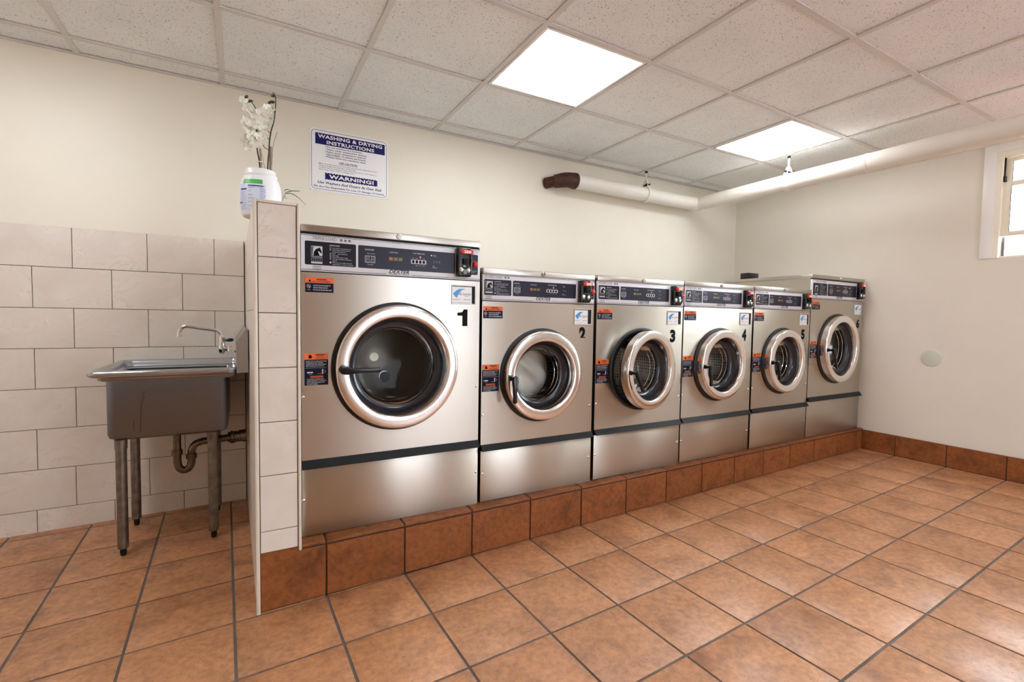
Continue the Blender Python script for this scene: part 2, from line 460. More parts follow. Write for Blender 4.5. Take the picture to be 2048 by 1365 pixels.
# ceiling: tiles in a tee grid
GX, GY, GP, GT = -0.35556, 1.08544, 0.008527, 0.6096
def grid2(i, j):
    c, s = math.cos(GP), math.sin(GP)
    return GX+GT*(c*i+s*j), GY-GT*(-s*i+c*j)
PANELS = [(-2, 1), (2, 1), (5, 1), (2, 5), (5, 5)]  # the two rear panels are added, out of view, to brighten the room
def build_ceiling():
    mb = MB()
    mb.box((XL-.1, YF-.1, H+.04), (XR+.1, YW+.1, H+.12))
    for i in range(-4, 8):
        for j in range(-1, 10):
            if (i, j) in PANELS: continue
            e = .004/GT; P = [grid2(i+e, j+e), grid2(i+1-e, j+e), grid2(i+1-e, j+1-e), grid2(i+e, j+1-e)]
            P = [(min(max(x, XL+.002), XR-.002), min(max(y, YF+.002), YW-.002)) for x, y in P]
            if abs(P[0][0]-P[1][0]) < .02 or abs(P[0][1]-P[3][1]) < .02: continue
            z = H+.008
            if (i, j) == (-1, -1): P[2] = (P[2][0], P[2][1]); z = H+.008
            mb.prism([(x, y, z) for x, y in P], (0, 0, .015))
    o = struct(mb.build('ceiling', M['ceil_tile']))
    g = MB(); w = .012
    for j in range(0, 10):
        a, b = grid2(-4, j), grid2(8, j)
        xa, xb = XL+.001, XR-.001
        ya = a[1]+(xa-a[0])*(b[1]-a[1])/(b[0]-a[0]); yb = a[1]+(xb-a[0])*(b[1]-a[1])/(b[0]-a[0])
        if min(ya, yb) < YF+.05: continue
        g.prism([(xa, ya-w, H), (xb, yb-w, H), (xb, yb+w, H), (xa, ya+w, H)], (0, 0, .006))
        g.prism([(xa, ya-.003, H+.006), (xb, yb-.003, H+.006), (xb, yb+.003, H+.006), (xa, ya+.003, H+.006)], (0, 0, .034))
    for i in range(-3, 8):
        a, b = grid2(i, -1), grid2(i, 10)
        ya, yb = YW-.001, YF+.001
        xa = a[0]+(ya-a[1])*(b[0]-a[0])/(b[1]-a[1]); xb = a[0]+(yb-a[1])*(b[0]-a[0])/(b[1]-a[1])
        if max(xa, xb) > XR-.03 or min(xa, xb) < XL+.03: continue
        g.prism([(xa-w, ya, H+.0004), (xb-w, yb, H+.0004), (xb+w, yb, H+.0004), (xa+w, ya, H+.0004)], (0, 0, .006))
        g.prism([(xa-.003, ya, H+.006), (xb-.003, yb, H+.006), (xb+.003, yb, H+.006), (xa+.003, ya, H+.006)], (0, 0, .034))
    g.build('ceiling_grid', M['tee'], o)
    e = MB()   # wall angle
    e.box((XL, YW-.02, H-.001), (XR, YW, H+.004)); e.box((XR-.02, YF, H-.001), (XR, YW-.02, H+.004))
    e.box((XL, YF, H-.001), (XL+.02, YW-.02, H+.004)); e.box((XL+.02, YF, H-.001), (XR-.02, YF+.02, H+.004))
    e.build('wall_angle', M['tee'], o)
build_ceiling()

for n_, (i, j) in enumerate(PANELS):
    P = [grid2(i, j), grid2(i+1, j), grid2(i+1, j+1), grid2(i, j+1)]
    cx, cy = sum(p[0] for p in P)/4, sum(p[1] for p in P)/4
    lab = {(2, 1): 'square lit ceiling panel above the second and third washing machines, larger in view',
           (5, 1): 'square lit ceiling panel nearest the insulated pipe, smaller in view',
           (-2, 1): 'square lit ceiling panel left of the steel sink',
           (2, 5): 'added lit ceiling panel, unseen behind the viewer, in the middle', (5, 5): 'added lit ceiling panel, unseen behind the viewer, on the window side'}[(i, j)]
    t = thing('ceiling_light', lab, 'ceiling light', (cx, cy, H), 'square light panels set in the ceiling grid'); t.rotation_euler[2] = GP*-1
    h = GT/2-.016
    fr = MB(); fw = .014
    fr.box((-h, -h, .001), (h, -h+fw, .03)); fr.box((-h, h-fw, .001), (h, h, .03)); fr.box((-h, -h+fw, .001), (-h+fw, h-fw, .03)); fr.box((h-fw, -h+fw, .001), (h, h-fw, .03))
    fr.box((-h, -h, .03), (h, h, .034))
    fr.build('frame', M['trim_white'], t)
    MB().box((-h+fw, -h+fw, .004), (h-fw, h-fw, .012)).build('diffuser', M['panel'], t)

# walls
TB0 = -.0185   # bottom of the tiled wall
mb = MB(); mb.box((XL-.1, YW, -.2), (XR+.1, YW+.12, H+.04)); struct(mb.build('wall_back', M['paint']))
mb = MB(); mb.box((XL-.12, YF, -.2), (XL, YW, H+.04)); struct(mb.build('wall_left', M['paint']))
FX0, FX1, FZ0, FZ1 = 1.3, 3.0, .25, 2.15    # glazed front behind the viewer, added for daylight, sited from steel reflections
mb = MB(); mb.box((XL-.12, YF-.12, -.2), (FX0, YF, H+.04)); mb.box((FX1, YF-.12, -.2), (XR+.12, YF, H+.04)); mb.box((FX0, YF-.12, -.2), (FX1, YF, FZ0)); mb.box((FX0, YF-.12, FZ1), (FX1, YF, H+.04))
struct(mb.build('wall_front', M['paint_right']))
fo = MB()
for a_, b_ in ((FX0, FX0+.06), ((FX0+FX1)/2-.03, (FX0+FX1)/2+.03), (FX1-.06, FX1)): fo.box((a_, YF-.09, FZ0), (b_, YF-.03, FZ1))
fo.box((FX0, YF-.09, FZ0), (FX1, YF-.03, FZ0+.06)); fo.box((FX0, YF-.09, FZ1-.06), (FX1, YF-.03, FZ1))
fo = struct(fo.build('added_window', M['trim_white']))
MB().box((FX0+.05, YF-.062, FZ0+.05), (FX1-.05, YF-.056, FZ1-.05)).build('pane', M['tinted_glass'], fo)
# right wall with a window and an added glazed door, out of view, for more daylight
WY0, WY1, WZ0, WZ1 = -1.90, -.655, 1.515, 2.2
DY0, DY1, DZ1 = -3.45, -2.45, 2.1
mb = MB(); x0, x1 = XR, XR+.16
mb.box((x0, WY1, -.2), (x1, YW, H+.04)); mb.box((x0, WY0, -.2), (x1, WY1, WZ0)); mb.box((x0, WY0, WZ1), (x1, WY1, H+.04))
mb.box((x0, DY1, -.2), (x1, WY0, H+.04)); mb.box((x0, DY0, DZ1), (x1, DY1, H+.04)); mb.box((x0, DY0, -.2), (x1, DY1, fz(x0, -2)))
mb.box((x0, YF, -.2), (x1, DY0, H+.04))
struct(mb.build('wall_right', M['paint_right']))

# tiled dado behind the sink: tiles with open brown joints
def brick_rows(mb, rows, joints, u0, u1, put, g=.0013, bv=.001):
    for k, (za, zb) in enumerate(rows):
        js = [u0]+sorted(j for j in joints[k] if u0+.01 < j < u1-.01)+[u1]
        for a, b in zip(js[:-1], js[1:]): put(mb, a+g, b-g, za+g, zb-g, bv)
def put_xz(yback, yfront):
    def f(mb, a, b, za, zb, bv):
        vs = [(a,yback,za),(b,yback,za),(b,yback,zb),(a,yback,zb),(a,yfront+bv,za),(b,yfront+bv,za),(b,yfront+bv,zb),(a,yfront+bv,zb),
              (a+bv,yfront,za+bv),(b-bv,yfront,za+bv),(b-bv,yfront,zb-bv),(a+bv,yfront,zb-bv)]
        fs = [(0,1,5,4),(1,2,6,5),(2,3,7,6),(3,0,4,7),(4,5,9,8),(5,6,10,9),(6,7,11,10),(7,4,8,11),(8,9,10,11)]
        mb.add(vs, fs)
    return f
ZR = [-.03, .094, .2935, .4925, .6915, .8885, 1.0865, 1.2855, 1.4845]
rows = list(zip(ZR[:-1], ZR[1:]))
JA = [-.409-.298*k for k in range(8)]; JB = [-.258-.2985*k for k in range(9)]
joints = [[j-.008*(1 if k < 2 else 0) for j in (JB if k % 2 == 0 else JA)] for k in range(8)]
mb = MB(); mb.k = 1; mb.box((XL, YW-.005, -.05), (-.262, YW, 1.4835)); mb.k = 0
brick_rows(mb, rows, joints, XL, -.2645, put_xz(YW-.005, YW-.008))
struct(mb.build('wall_tiled_dado', [M['wall_tile'], M['tile_gap']]))

# partition between the sink and the machines
PX0, PX1 = -.2375, -.0875; SK = -.0195     # its left face is skewed: x = PX0 + SK*y
mb = MB(); mb.k = 1
PT = 1.466
core = [(PX0+.008, .006), (PX1-.006, .006), (PX1-.006, YW), (PX0+.008+SK*YW, YW)]
mb.prism([(x, y, -.03) for x, y in core], (0, 0, PT-.004+.03))
mb.k = 0
# front tiles
Z = [.214, .292, .4935, .6865, .881, 1.0755, 1.2715, PT-.008]
for a, b in zip(Z[:-1], Z[1:]): put_xz(.006, .001)(mb, -.2215, -.1005, a+.0012, b-.0012, .001)
# left face tiles in running bond
for k, (za, zb) in enumerate(rows):
    zt = min(zb, PT-.002+.016)
    js = [.012]+[v for v in [(.30*q+(.15 if k % 2 else 0)) for q in range(1, 5)] if v < YW-.02]+[YW-.001]
    for a, b in zip(js[:-1], js[1:]):
        a2, b2 = a+.001, b-.001; z0_, z1_ = za+.0012, min(zt-.0012, PT-.006)
        X = lambda y, d: PX0+SK*y+d
        vs = [(X(a2,.008),a2,z0_),(X(b2,.008),b2,z0_),(X(b2,.008),b2,z1_),(X(a2,.008),a2,z1_),(X(a2,.003),a2,z0_),(X(b2,.003),b2,z0_),(X(b2,.003),b2,z1_),(X(a2,.003),a2,z1_)]
        mb.add(vs, [(4,5,6,7),(0,1,5,4),(1,2,6,5),(2,3,7,6),(3,0,4,7)])
# right face sheet
mb.box((PX1-.006, .012, .2), (PX1-.001, YW, PT-.006))
# top tiles, painted edge trims
for q in range(5):
    a, b = .01+.25*q, min(.01+.25*(q+1), YW)-.0015
    mb.prism([(PX0+SK*a+.004, a, PT-.004), (PX1-.002, a, PT-.004), (PX1-.002, b, PT-.004), (PX0+SK*b+.004, b, PT-.004)], (0, 0, .007))
mb.k = 2
mb.rbox((PX0, -.004, -.006), (PX0+.0135, .012, PT+.002), .003)
mb.rbox((PX1-.0105, -.004, .2), (PX1, .012, PT+.002), .003)
mb.rbox((PX0+.0135, -.004, PT-.008), (PX1-.0105, .012, PT+.002), .002)
struct(mb.build('wall_partition', [M['wall_tile'], M['tile_gap'], M['plaster_trim']]))

# tiled plinth carrying the machines
def build_plinth():
    mb = MB(); mb.k = 1
    def yf(x): return .003+.0095*max(0, min(x+.226, 4.3))   # front line
    xa, xb = -.2235, XR
    pts = [(xa, yf(xa)+.006), (xb, yf(xb)+.006), (xb, YW-.001), (PX1+.002, YW-.001), (PX1+.002, .02), (xa, .02)]
    vs = [(x, y, -.03) for x, y in pts]+[(x, y, plz(x)-.004) for x, y in pts]
    n = len(pts); mb.add(vs, [tuple(range(n))[::-1], tuple(range(n, 2*n))]+[(k, (k+1) % n, n+(k+1) % n, n+k) for k in range(n)])
    mb.k = 0; g = .003
    js = [xa-.003]+[-.001+TS*k for k in range(0, 14)]+[XR+.003]
    for a, b in zip(js[:-1], js[1:]):
        a2, b2 = a+g, b-g; bv = .002
        for lo, hi, d0, d1 in ((None, -.0165, .006, 0.),):  # tile stops short, so the dark core draws the cap's shadow
            zz = [fz(a2, 0)+.003, fz(b2, 0)+.003, plz(b2)+hi, plz(a2)+hi]
            Y = [yf(a2), yf(b2), yf(b2), yf(a2)]
            X_ = [a2, b2, b2, a2]
            sx = [1, -1, -1, 1]; sz = [1, 1, -1, -1]
            vs = [(X_[k], Y[k]+.006, zz[k]) for k in range(4)]+[(X_[k], Y[k]+bv, zz[k]) for k in range(4)]+[(X_[k]+sx[k]*bv, Y[k], zz[k]+sz[k]*bv) for k in range(4)]
            mb.add(vs, [(0,1,5,4),(1,2,6,5),(2,3,7,6),(3,0,4,7),(4,5,9,8),(5,6,10,9),(6,7,11,10),(7,4,8,11),(8,9,10,11)])
        # cap tile lying on top, front nosing slightly proud
        if b2 <= PX1: continue
        a3 = max(a2, PX1+.002)
        for ya_, yb_ in ((None, .30), (.306, .61), (.616, .92), (.926, YW-.002)):
            y0a = yf(a3)+.0005 if ya_ is None else ya_; y0b = yf(b2)+.0005 if ya_ is None else ya_
            P4 = [(a3, y0a), (b2, y0b), (b2, yb_), (a3, yb_)]
            vs = [(x, y, plz(x)-.009) for x, y in P4]+[(x, y, plz(x)-.003) for x, y in P4]+[(x+(.003 if k in (0, 3) else -.003), y+(.004 if k < 2 else -.003), plz(x)) for k, (x, y) in enumerate(P4)]
            mb.add(vs, [(3,2,1,0)]+[(k, (k+1) % 4, 4+(k+1) % 4, 4+k) for k in range(4)]+[(4+k, 4+(k+1) % 4, 8+(k+1) % 4, 8+k) for k in range(4)]+[(8,9,10,11)])
    mb.box((-.2215, .0022, plz(-.15)-.018), (-.0985, .012, .2128))
    return mb.build('tiled_plinth', [M['plinth_tile'], M['grout_and_shade']])
tag(build_plinth(), 'low terracotta tiled plinth under the row of six washing machines', 'plinth')

# terracotta skirting on the right wall
mb = MB(); mb.k = 1
mb.box((XR-.012, YF+.001, -.05), (XR, DY0-.06, .222)); mb.box((XR-.012, DY1+.06, -.05), (XR, .045, .222)); mb.k = 0
for k in range(-16, 1):
    a, b = .125+TS*(k-1)+.0025, .125+TS*k-.0025
    b = min(b, .043)
    if a > .03: continue
    if (a < DY1+.06 and b > DY0-.06): continue
    if a < YF+.01: continue
    x = XR-.0155; z0, z1 = fz(XR, a)+.003, .2255
    vs = [(XR-.012,a,z0),(XR-.012,b,z0),(XR-.012,b,z1),(XR-.012,a,z1),(x,a+.002,z0+.002),(x,b-.002,z0+.002),(x,b-.002,z1-.002),(x,a+.002,z1-.002)]
    mb.add(vs, [(4,5,6,7),(0,1,5,4),(1,2,6,5),(2,3,7,6),(3,0,4,7)])
struct(mb.build('baseboard_right', [M['plinth_tile'], M['grout_and_shade']]))

# window in the right wall
def build_window():
    w = struct(MB().box((XR+.085, WY0, WZ0), (XR+.16, WY0+.02, WZ1)).box((XR+.085, WY1-.02, WZ0), (XR+.16, WY1, WZ1))
               .box((XR+.085, WY0+.02, WZ1-.02), (XR+.16, WY1-.02, WZ1)).box((XR+.085, WY0+.02, WZ0), (XR+.16, WY1-.02, WZ0+.02)).build('window_1', M['trim_cream']))
    c = MB(); cw = .062
    c.rbox((XR-.012, WY1, WZ0), (XR+.002, WY1+cw, WZ1+cw), .002); c.rbox((XR-.012, WY0-cw, WZ0), (XR+.002, WY0, WZ1+cw), .002)
    c.rbox((XR-.012, WY0, WZ1), (XR+.002, WY1, WZ1+cw), .002)
    c.build('casing', M['trim_white'], w)
    j = MB(); x0, x1 = XR-.006, XR+.085
    j.box((x0, WY1-.028, WZ0), (x1, WY1, WZ1)); j.box((x0, WY0, WZ0), (x1, WY0+.028, WZ1)); j.box((x0, WY0+.028, WZ1-.034), (x1, WY1-.028, WZ1)); j.box((x0+.03, WY0+.028, WZ0), (x1, WY1-.028, WZ0+.012))
    j.build('jamb', M['trim_cream'], w)
    ya, yb = WY0+.03, WY1-.03
    def sash(x, z0, z1, t, name):
        s = MB(); s.rbox((x, yb-t, z0), (x+.025, yb, z1), .002); s.rbox((x, ya, z0), (x+.025, ya+t, z1), .002)
        s.rbox((x, ya+t, z1-t*.8), (x+.025, yb-t, z1), .002); s.rbox((x, ya+t, z0), (x+.025, yb-t, z0+t*.8), .002)
        so = s.build(name, M['trim_cream'], w)
        MB().box((x+.010, ya+t-.003, z0+t*.8-.003), (x+.014, yb-t+.003, z1-t*.8+.003)).build('pane', M['window_glass'], so)
        gk = MB(); gk.box((x+.006, yb-t-.004, z0+t*.8), (x+.009, yb-t, z1-t*.8)); gk.build('glazing_bead', M['ink_grey'], so)
    sash(XR+.045, 1.985, WZ1-.036, .03, 'upper_sash')
    sash(XR+.012, 1.655, 2.005, .036, 'lower_sash')
    s = MB(); s.box((XR+.05, yb-.012, WZ0+.012), (XR+.07, yb, 1.655)); s.box((XR+.05, ya, WZ0+.012), (XR+.07, ya+.012, 1.655))
    so = s.build('storm_sash', M['ink_grey'], w)
    MB().box((XR+.058, ya+.012, WZ0+.012), (XR+.061, yb-.012, 1.66)).build('pane', M['window_glass'], so)
    t = MB(); t.box((XR+.020, yb-.004, 2.03), (XR+.035, yb+.002, WZ1-.036)); t.box((XR+.012, yb-.008, 2.01), (XR+.04, yb+.002, 2.045)); t.build('sash_track', M['iron'], w)
build_window()
# added door further along the wall, unseen, a source of daylight
d = struct(MB().box((XR+.02, DY0, fz(XR, -2)), (XR+.06, DY0+.1, DZ1)).box((XR+.02, DY1-.1, fz(XR, -2)), (XR+.06, DY1, DZ1)).box((XR+.02, DY0+.1, DZ1-.12), (XR+.06, DY1-.1, DZ1)).box((XR+.02, DY0+.1, fz(XR, -2)), (XR+.06, DY1-.1, .28)).build('door_1', M['trim_white']))
MB().box((XR+.036, DY0+.1, .28), (XR+.042, DY1-.1, DZ1-.12)).build('door_pane', M['window_glass'], d)
MB().tube([(XR+.02, DY1-.05, 1.02), (XR-.03, DY1-.05, 1.02), (XR-.03, DY1-.16, 1.02)], .009).build('door_handle', M['chrome'], d)
# outdoors, seen through the panes
mb = MB(); mb.box((XR+.2, YF-1, -.3), (XR+8, YW+4, -.05)); struct(mb.build('trim_1', M['concrete']))
tag(MB().rbox((XR+2.2, -3.2, -.05), (XR+2.5, 3.6, 1.84), .01).build('brick_garden_wall', M['brick_out']), 'pale red brick garden wall outside the window', 'wall')

# round cover plate on the right wall
cp = MB(); cp.lathe([(.0001, -.008), (.05, -.0075), (.058, -.005), (.06, 0)], (0, 0, 0), 'x', 48); cp.lathe([(.06, 0), (.0001, 0)], (0, 0, 0), 'x', 48)
tag(cp.build('cover_plate', M['disc'], None, (XR, -.3665, .829)), 'round pale green-grey cover plate on the plain right wall', 'cover plate')

# ------------------------------------------------------------------ sign on the back wall
def build_sign():
    x0, x1, z0, z1 = .0845, .5555, 1.8275, 2.1985
    t = thing('wall_sign', 'white and navy washing and drying instructions sign on the back wall', 'sign', (x0, YW, z0))
    W, Hh = x1-x0, z1-z0
    b = plaque(MB(), 0, W, 0, Hh, -.003, .0028, .004).build('sign_board', M['white'], t)
    m = MB(); y = -.0034
    # rounded border line
    def rr(i, r):
        pts = []
        for cx, cz, a0 in ((W-i-r, Hh-i-r, 0), (i+r, Hh-i-r, 90), (i+r, i+r, 180), (W-i-r, i+r, 270)):
            for k in range(7):
                a = math.radians(a0+15*k); pts.append((cx+r*math.cos(a), cz+r*math.sin(a)))
        return pts
    A, B = rr(.0095, .022), rr(.0118, .020); n = len(A)
    vs = [(p[0], y, p[1]) for p in A]+[(p[0], y, p[1]) for p in B]
    m.add(vs, [(k, (k+1) % n, n+(k+1) % n, n+k) for k in range(n)])
    m.box((.032, y, Hh-.092), (W-.022, y+.0003, Hh-.026))
    # dashed WARNING bar
    wx0, wx1, wz0, wz1 = .086, W-.068, .0725, .1135
    m.box((wx0+.003, y, wz0+.003), (wx1-.003, y+.0003, wz1-.003))
    k = 0; x = wx0
    while x < wx1-.004:
        for zz in (wz0, wz1-.003): m.box((x, y, zz), (min(x+.010, wx1), y+.0003, zz+.003))
        x += .0165
    z = wz0
    while z < wz1-.003:
        for xx in (wx0, wx1-.003): m.box((xx, y, z), (xx+.003, y+.0003, z+.006))
        z += .010
    cx = W/2+.004
    L = [('Do not overload the machines.', .2650), ('Select water temperature desired.', .2502), ('Select dryer temperature desired.', .2354), ('of clothes permitted.', .2206), ('Please leave the machines clean.', .2058)]
    wd = [.212, .240, .234, .158, .236]
    for (s, z), w in zip(L, wd):
        if s.startswith('of'):
            write(m, 'NO DYEING', .097, z, .0125, y, .079, shear=.3, off=.02); m.box((.097, y, z-.0022), (.176, y+.0003, z-.001)); write(m, s, .182, z, .0125, y, .148, off=.018)
        else: write(m, s, .097, z, .0125, y, w, off=.018)
        m.sphere((.0905, y, z+.0045), .0024, 8, 4, (1, .1, 1))
    write(m, 'USE CAUTION:', .224, .1785, .0165, y, .110, 'C', shear=.3, off=.02); m.box((.169, y, .1750), (.279, y+.0003, .1765))
    for s, z, w in (("Most of today's garments are made of synthetic materials and are", .1620, .345), ('easily damaged by improper laundering.', .1508, .215),
                    ('Clothes that are washed in water that is too hot or over dried in a', .1396, .345), ('dryer may shrink, melt or change color.', .1284, .210)):
        write(m, s, .052, z, .0088, y, w, off=.006)
    write(m, 'Use Washers And Dryers At Own Risk', W/2+.002, .045, .0225, y, .385, 'C', shear=.2, off=.02)
    write(m, 'We Are Not Responsible For Loss Or Damage Of Clothes', W/2-.002, .0225, .0155, y, .425, 'C', shear=.2, off=.016)
    m.build('lettering', M['ink_blue'], b)
    m = MB(); y = -.0040
    write(m, 'WASHING & DRYING', W/2+.004, Hh-.0535, .0285, y, .385, 'C', off=.028, space=1.06)
    write(m, 'INSTRUCTIONS', W/2+.004, Hh-.0850, .0285, y, .285, 'C', off=.028, space=1.06)
    write(m, 'WARNING!', (wx0+wx1)/2, wz0+.0100, .030, y, .270, 'C', off=.035, space=1.06)
    m.build('lettering', M['white'], b)
    for xx, zz in ((.006, .006), (W-.006, .006), (.006, Hh-.006), (W-.006, Hh-.006)): MB().sphere((xx, -.003, zz), .0022, 10, 4, (1, .5, 1)).build('screw', M['ink_grey'], t)
build_sign()

# ================================================================== WASHING MACHINES
def horse(mb_w, mb_d, x, z, w, h, y):
    """white square with a dark horse head looking right"""
    frame_lines(mb_w, x, x+w, z, z+h, y, w*.03)
    mb_w.box((x+w*.12, y, z), (x+w*.985, y+.0003, z+h*.985))
    P = [(.22,.0),(.22,.22),(.27,.42),(.36,.58),(.47,.70),(.60,.77),(.70,.80),(.73,.90),(.78,.82),(.83,.74),(.87,.60),(.93,.44),(.95,.34),(.90,.26),(.84,.28),(.78,.38),(.68,.46),(.60,.50),(.62,.36),(.68,.22),(.74,.0)]
    poly(mb_d, [(x+w*a, z+h*b) for a, b in P], y-.0003, .0003)
    for a, b in ((.13, .78), (.07, .56), (.04, .34), (.03, .10)):
        poly(mb_d, [(x+w*a, z+h*b), (x+w*(a+.09), z+h*(b+.03)), (x+w*(a+.13), z+h*(b+.15)), (x+w*(a+.04), z+h*(b+.13))], y-.0003, .0003)

INSTR = ['Load machine, close and latch door', 'Add detergent and fabric softener', '(if required) to dispenser', 'Select      wash temperature', 'Insert coins', 'Press START button to begin', 'Add soap and softener as desired to', 'dispenser', 'When cycle ends machine stops, and', 'washed clothes are ready to be removed']
def build_washer(kind, loc):
    tri = kind == 'triple'
    w, h, dep = (.740, 1.1945, .72) if tri else (.640, 1.0785, .70)
    t = thing('washing_machine', 'x', 'washing machine', loc, 'coin operated washing machines in the row')
    band = h-.0305
    p1, p0 = (1.1585, 1.0205) if tri else (1.0495, .9305)          # control panel top / bottom
    f1 = p0-.004
    s1, s0 = (.297, .2685) if tri else (.2665, .242)               # black strip
    cx, cz, R = (.370, .648, .2635) if tri else (.323, .577, .2265)
    # body
    b = MB(); i = .006
    b.add([(i,.012,.0),(w-i,.012,.0),(w-i,dep,.0),(i,dep,.0),(i,.012,h-.004),(w-i,.012,h-.004),(w-i,dep,h-.004),(i,dep,h-.004)],
          [(0,3,2,1),(4,5,6,7),(1,2,6,5),(2,3,7,6),(3,0,4,7)])
    b.build('cabinet', M['steel'], t)
    for a_, b_ in (((.006, .0105, .004), (w-.006, .013, s0-.004)), ((.006, .0105, p0-.006), (w-.006, .013, band+.004)), ((.001, .002, s0-.006), (w-.001, .0103, s0)), ((.001, .002, f1-.001), (w-.001, .0103, p0+.001)), ((.001, .003, p1-.001), (w-.001, .0103, band+.001))):
        MB().box(a_, b_).build('seam_shade', M['gap'], t)  # near-black boxes paint the shade in the panel seams
    b = MB(); b.rbox((0, -.004, band+.0025), (w, dep, h), .0035); b.build('top_cover', M['steel_top'], t)
    lk = MB(); lk.lathe([(.0001, -.012), (.005, -.012), (.0055, -.009), (.0085, -.009), (.0105, -.007), (.0105, -.003)], (0, 0, 0), 'y', 20)
    lk.build('lock', M['chrome'], t, (cx, -.001, band+.0165))
    # upper front with the round door opening
    fp = MB(); fp.plate(0, w, s1-.002, f1, cx, cz, R-.02, 0, .010)
    fpo = fp.build('front_panel', M['steel'], t)
    lp = MB(); lp.rbox((0, 0, .0), (w, .010, s0-.004), .0015); lp.build('lower_panel', M['steel'], t)
    st = MB(); st.prism([(0, .0, s1), (0, -.004, s1-.001), (0, -.022, s0), (0, -.021, s0-.002), (0, 0, s0+.004)], (w, 0, 0)); st.build('trim_strip', M['strip'], t)
    for sx, sz in (((.0055, .543), (w-.011, .543), (.0055, .144), (w-.011, .149)) if tri else ((.008, .405), (w-.015, .405), (.008, .132), (w-.015, .132))):
        sc = MB(); sc.lathe([(.0001, -.0035), (.003, -.0034), (.0055, -.0018), (.0062, 0)], (0, 0, 0), 'y', 14); sc.box((-.004, -.0038, -.0006), (.004, -.003, .0006)); sc.build('screw', M['chrome'], t, (sx, 0, sz))
    # control panel
    cp = MB(); cp.rbox((.0005, -.002, p0), (w-.0005, .010, p1), .0015)
    cpo = cp.build('control_panel', M['silver'], t)
    ln = MB(); ln.box((.001, -.0032, p1-.0045), (w-.001, -.002, p1-.003)); ln.box((.001, -.0032, p0+.0045), (cx-.052, -.002, p0+.006)); ln.box((cx+.055, -.0032, p0+.0045), (w-.001, -.002, p0+.006))
    ln.build('panel_line', M['gap'], cpo)
    y = -.0026; PH = p1-p0
    d1, d0 = (1.1335, 1.0445) if tri else (1.0265, .9545)
    ax0, ax1, bx0, bx1 = (.014, .2, .2085, .6185) if tri else (.008, .148, .1565, .521)
    rx0, rx1 = (.688, .728) if tri else (.598, .636)
    sc = MB(); plaque(sc, ax0, ax1, d0, d1, y, .0006, .005); o1 = sc.build('instruction_window', M['navy'], cpo)
    sc = MB(); plaque(sc, bx0, bx1, d0, d1, y, .0006, .005); o2 = sc.build('display_window', M['navy_grey'], cpo)
    sc = MB(); plaque(sc, rx0, rx1, d0, d1, y, .0006, .005); o3 = sc.build('start_window', M['navy_grey'], cpo)
    wt, dk, gr = MB(), MB(), MB(); yy = y-.0005; D = d1-d0
    # emblem
    lw = .040 if tri else .036; lh = D*.40; lx = ax0+.022 if tri else ax0+.006; lz = d1-D*.20-lh if tri else d1-D*.12-lh
    horse(wt, dk, lx, lz, lw, lh, yy)
    gr.box((lx, yy, lz-D*.09), (lx+lw, yy+.0003, lz-D*.02))
    gr.box((lx, yy, lz-D*.25), (lx+lw, yy+.0003, lz-D*.11))
    wt.box((lx, yy, lz-D*.34), (lx+lw, yy+.0003, lz-D*.27))
    for q in range(5): dk.box((lx+lw*(.06+.19*q), yy-.0003, lz-D*.225), (lx+lw*(.18+.19*q), yy, lz-D*.135))
    # instruction text
    ix = lx+lw+(.026 if tri else .010); iw = ax1-ix-.010; rh = D*.077
    write(wt, 'INSTRUCTIONS', ix, d1-D*.16, D*.085, yy, iw*.42, off=.01)
    for q, s in enumerate(INSTR):
        z = d1-D*.26-q*rh; v_, f_, a_, b_ = glyphs(s); write(wt, s, ix+.010, z, D*.068, yy, min(iw-.012, (b_-a_)*iw*.055))
        if q not in (2, 7, 9): (wt if q == 8 else gr).box((ix, yy, z-D*.012), (ix+.006, yy+.0003, z+D*.055))
    # dispenser pictogram
    def outl(mb, x0, x1, z0, z1, t_): frame_lines(mb, x0, x1, z0, z1, yy, t_, .0003)
    px = bx0+(.026 if tri else .006); pw = .040 if tri else .034
    write(wt, 'DISPENSER', px, d1-D*.20, D*.085, yy, pw*.9, off=.01); write(wt, 'Fabric softener', px+pw*.2, d1-D*.36, D*.065, yy, pw*.8)
    outl(wt, px, px+pw, d0+D*.25, d0+D*.56, .0014)
    outl(wt, px+pw*.12, px+pw*.42, d0+D*.43, d0+D*.52, .001); outl(wt, px+pw*.12, px+pw*.5, d0+D*.29, d0+D*.39, .001); outl(wt, px+pw*.6, px+pw*.88, d0+D*.42, d0+D*.52, .001); outl(wt, px+pw*.62, px+pw*.86, d0+D*.28, d0+D*.39, .001)
    write(wt, 'Detergent', px+pw*.25, d0+D*.15, D*.065, yy, pw*.55)
    # cycle lights
    kx = bx0+((.122) if tri else .094); kd, ko = MB(), MB()
    write(wt, 'WASH CYCLE', kx+.001, d0+D*.76, D*.085, yy, .034, off=.01)
    kd.box((kx, yy, d0+D*.42), (kx+.0155, yy+.0003, d0+D*.57))
    for q in (1, 2): MB().box((kx+.0195*q, yy, d0+D*.42), (kx+.0155+.0195*q, yy+.0003, d0+D*.57)).build('cycle_light', M['olive'], cpo)
    # temperature keys
    tx = bx0+(.213 if tri else .187); tw = .066
    write(wt, 'WASH TEMPERATURE', tx+tw/2, d0+D*.80, D*.085, yy, tw*.78, 'C', off=.01)
    plaque(wt, tx, tx+tw, d0+D*.34, d0+D*.54, yy, .0003, .003)
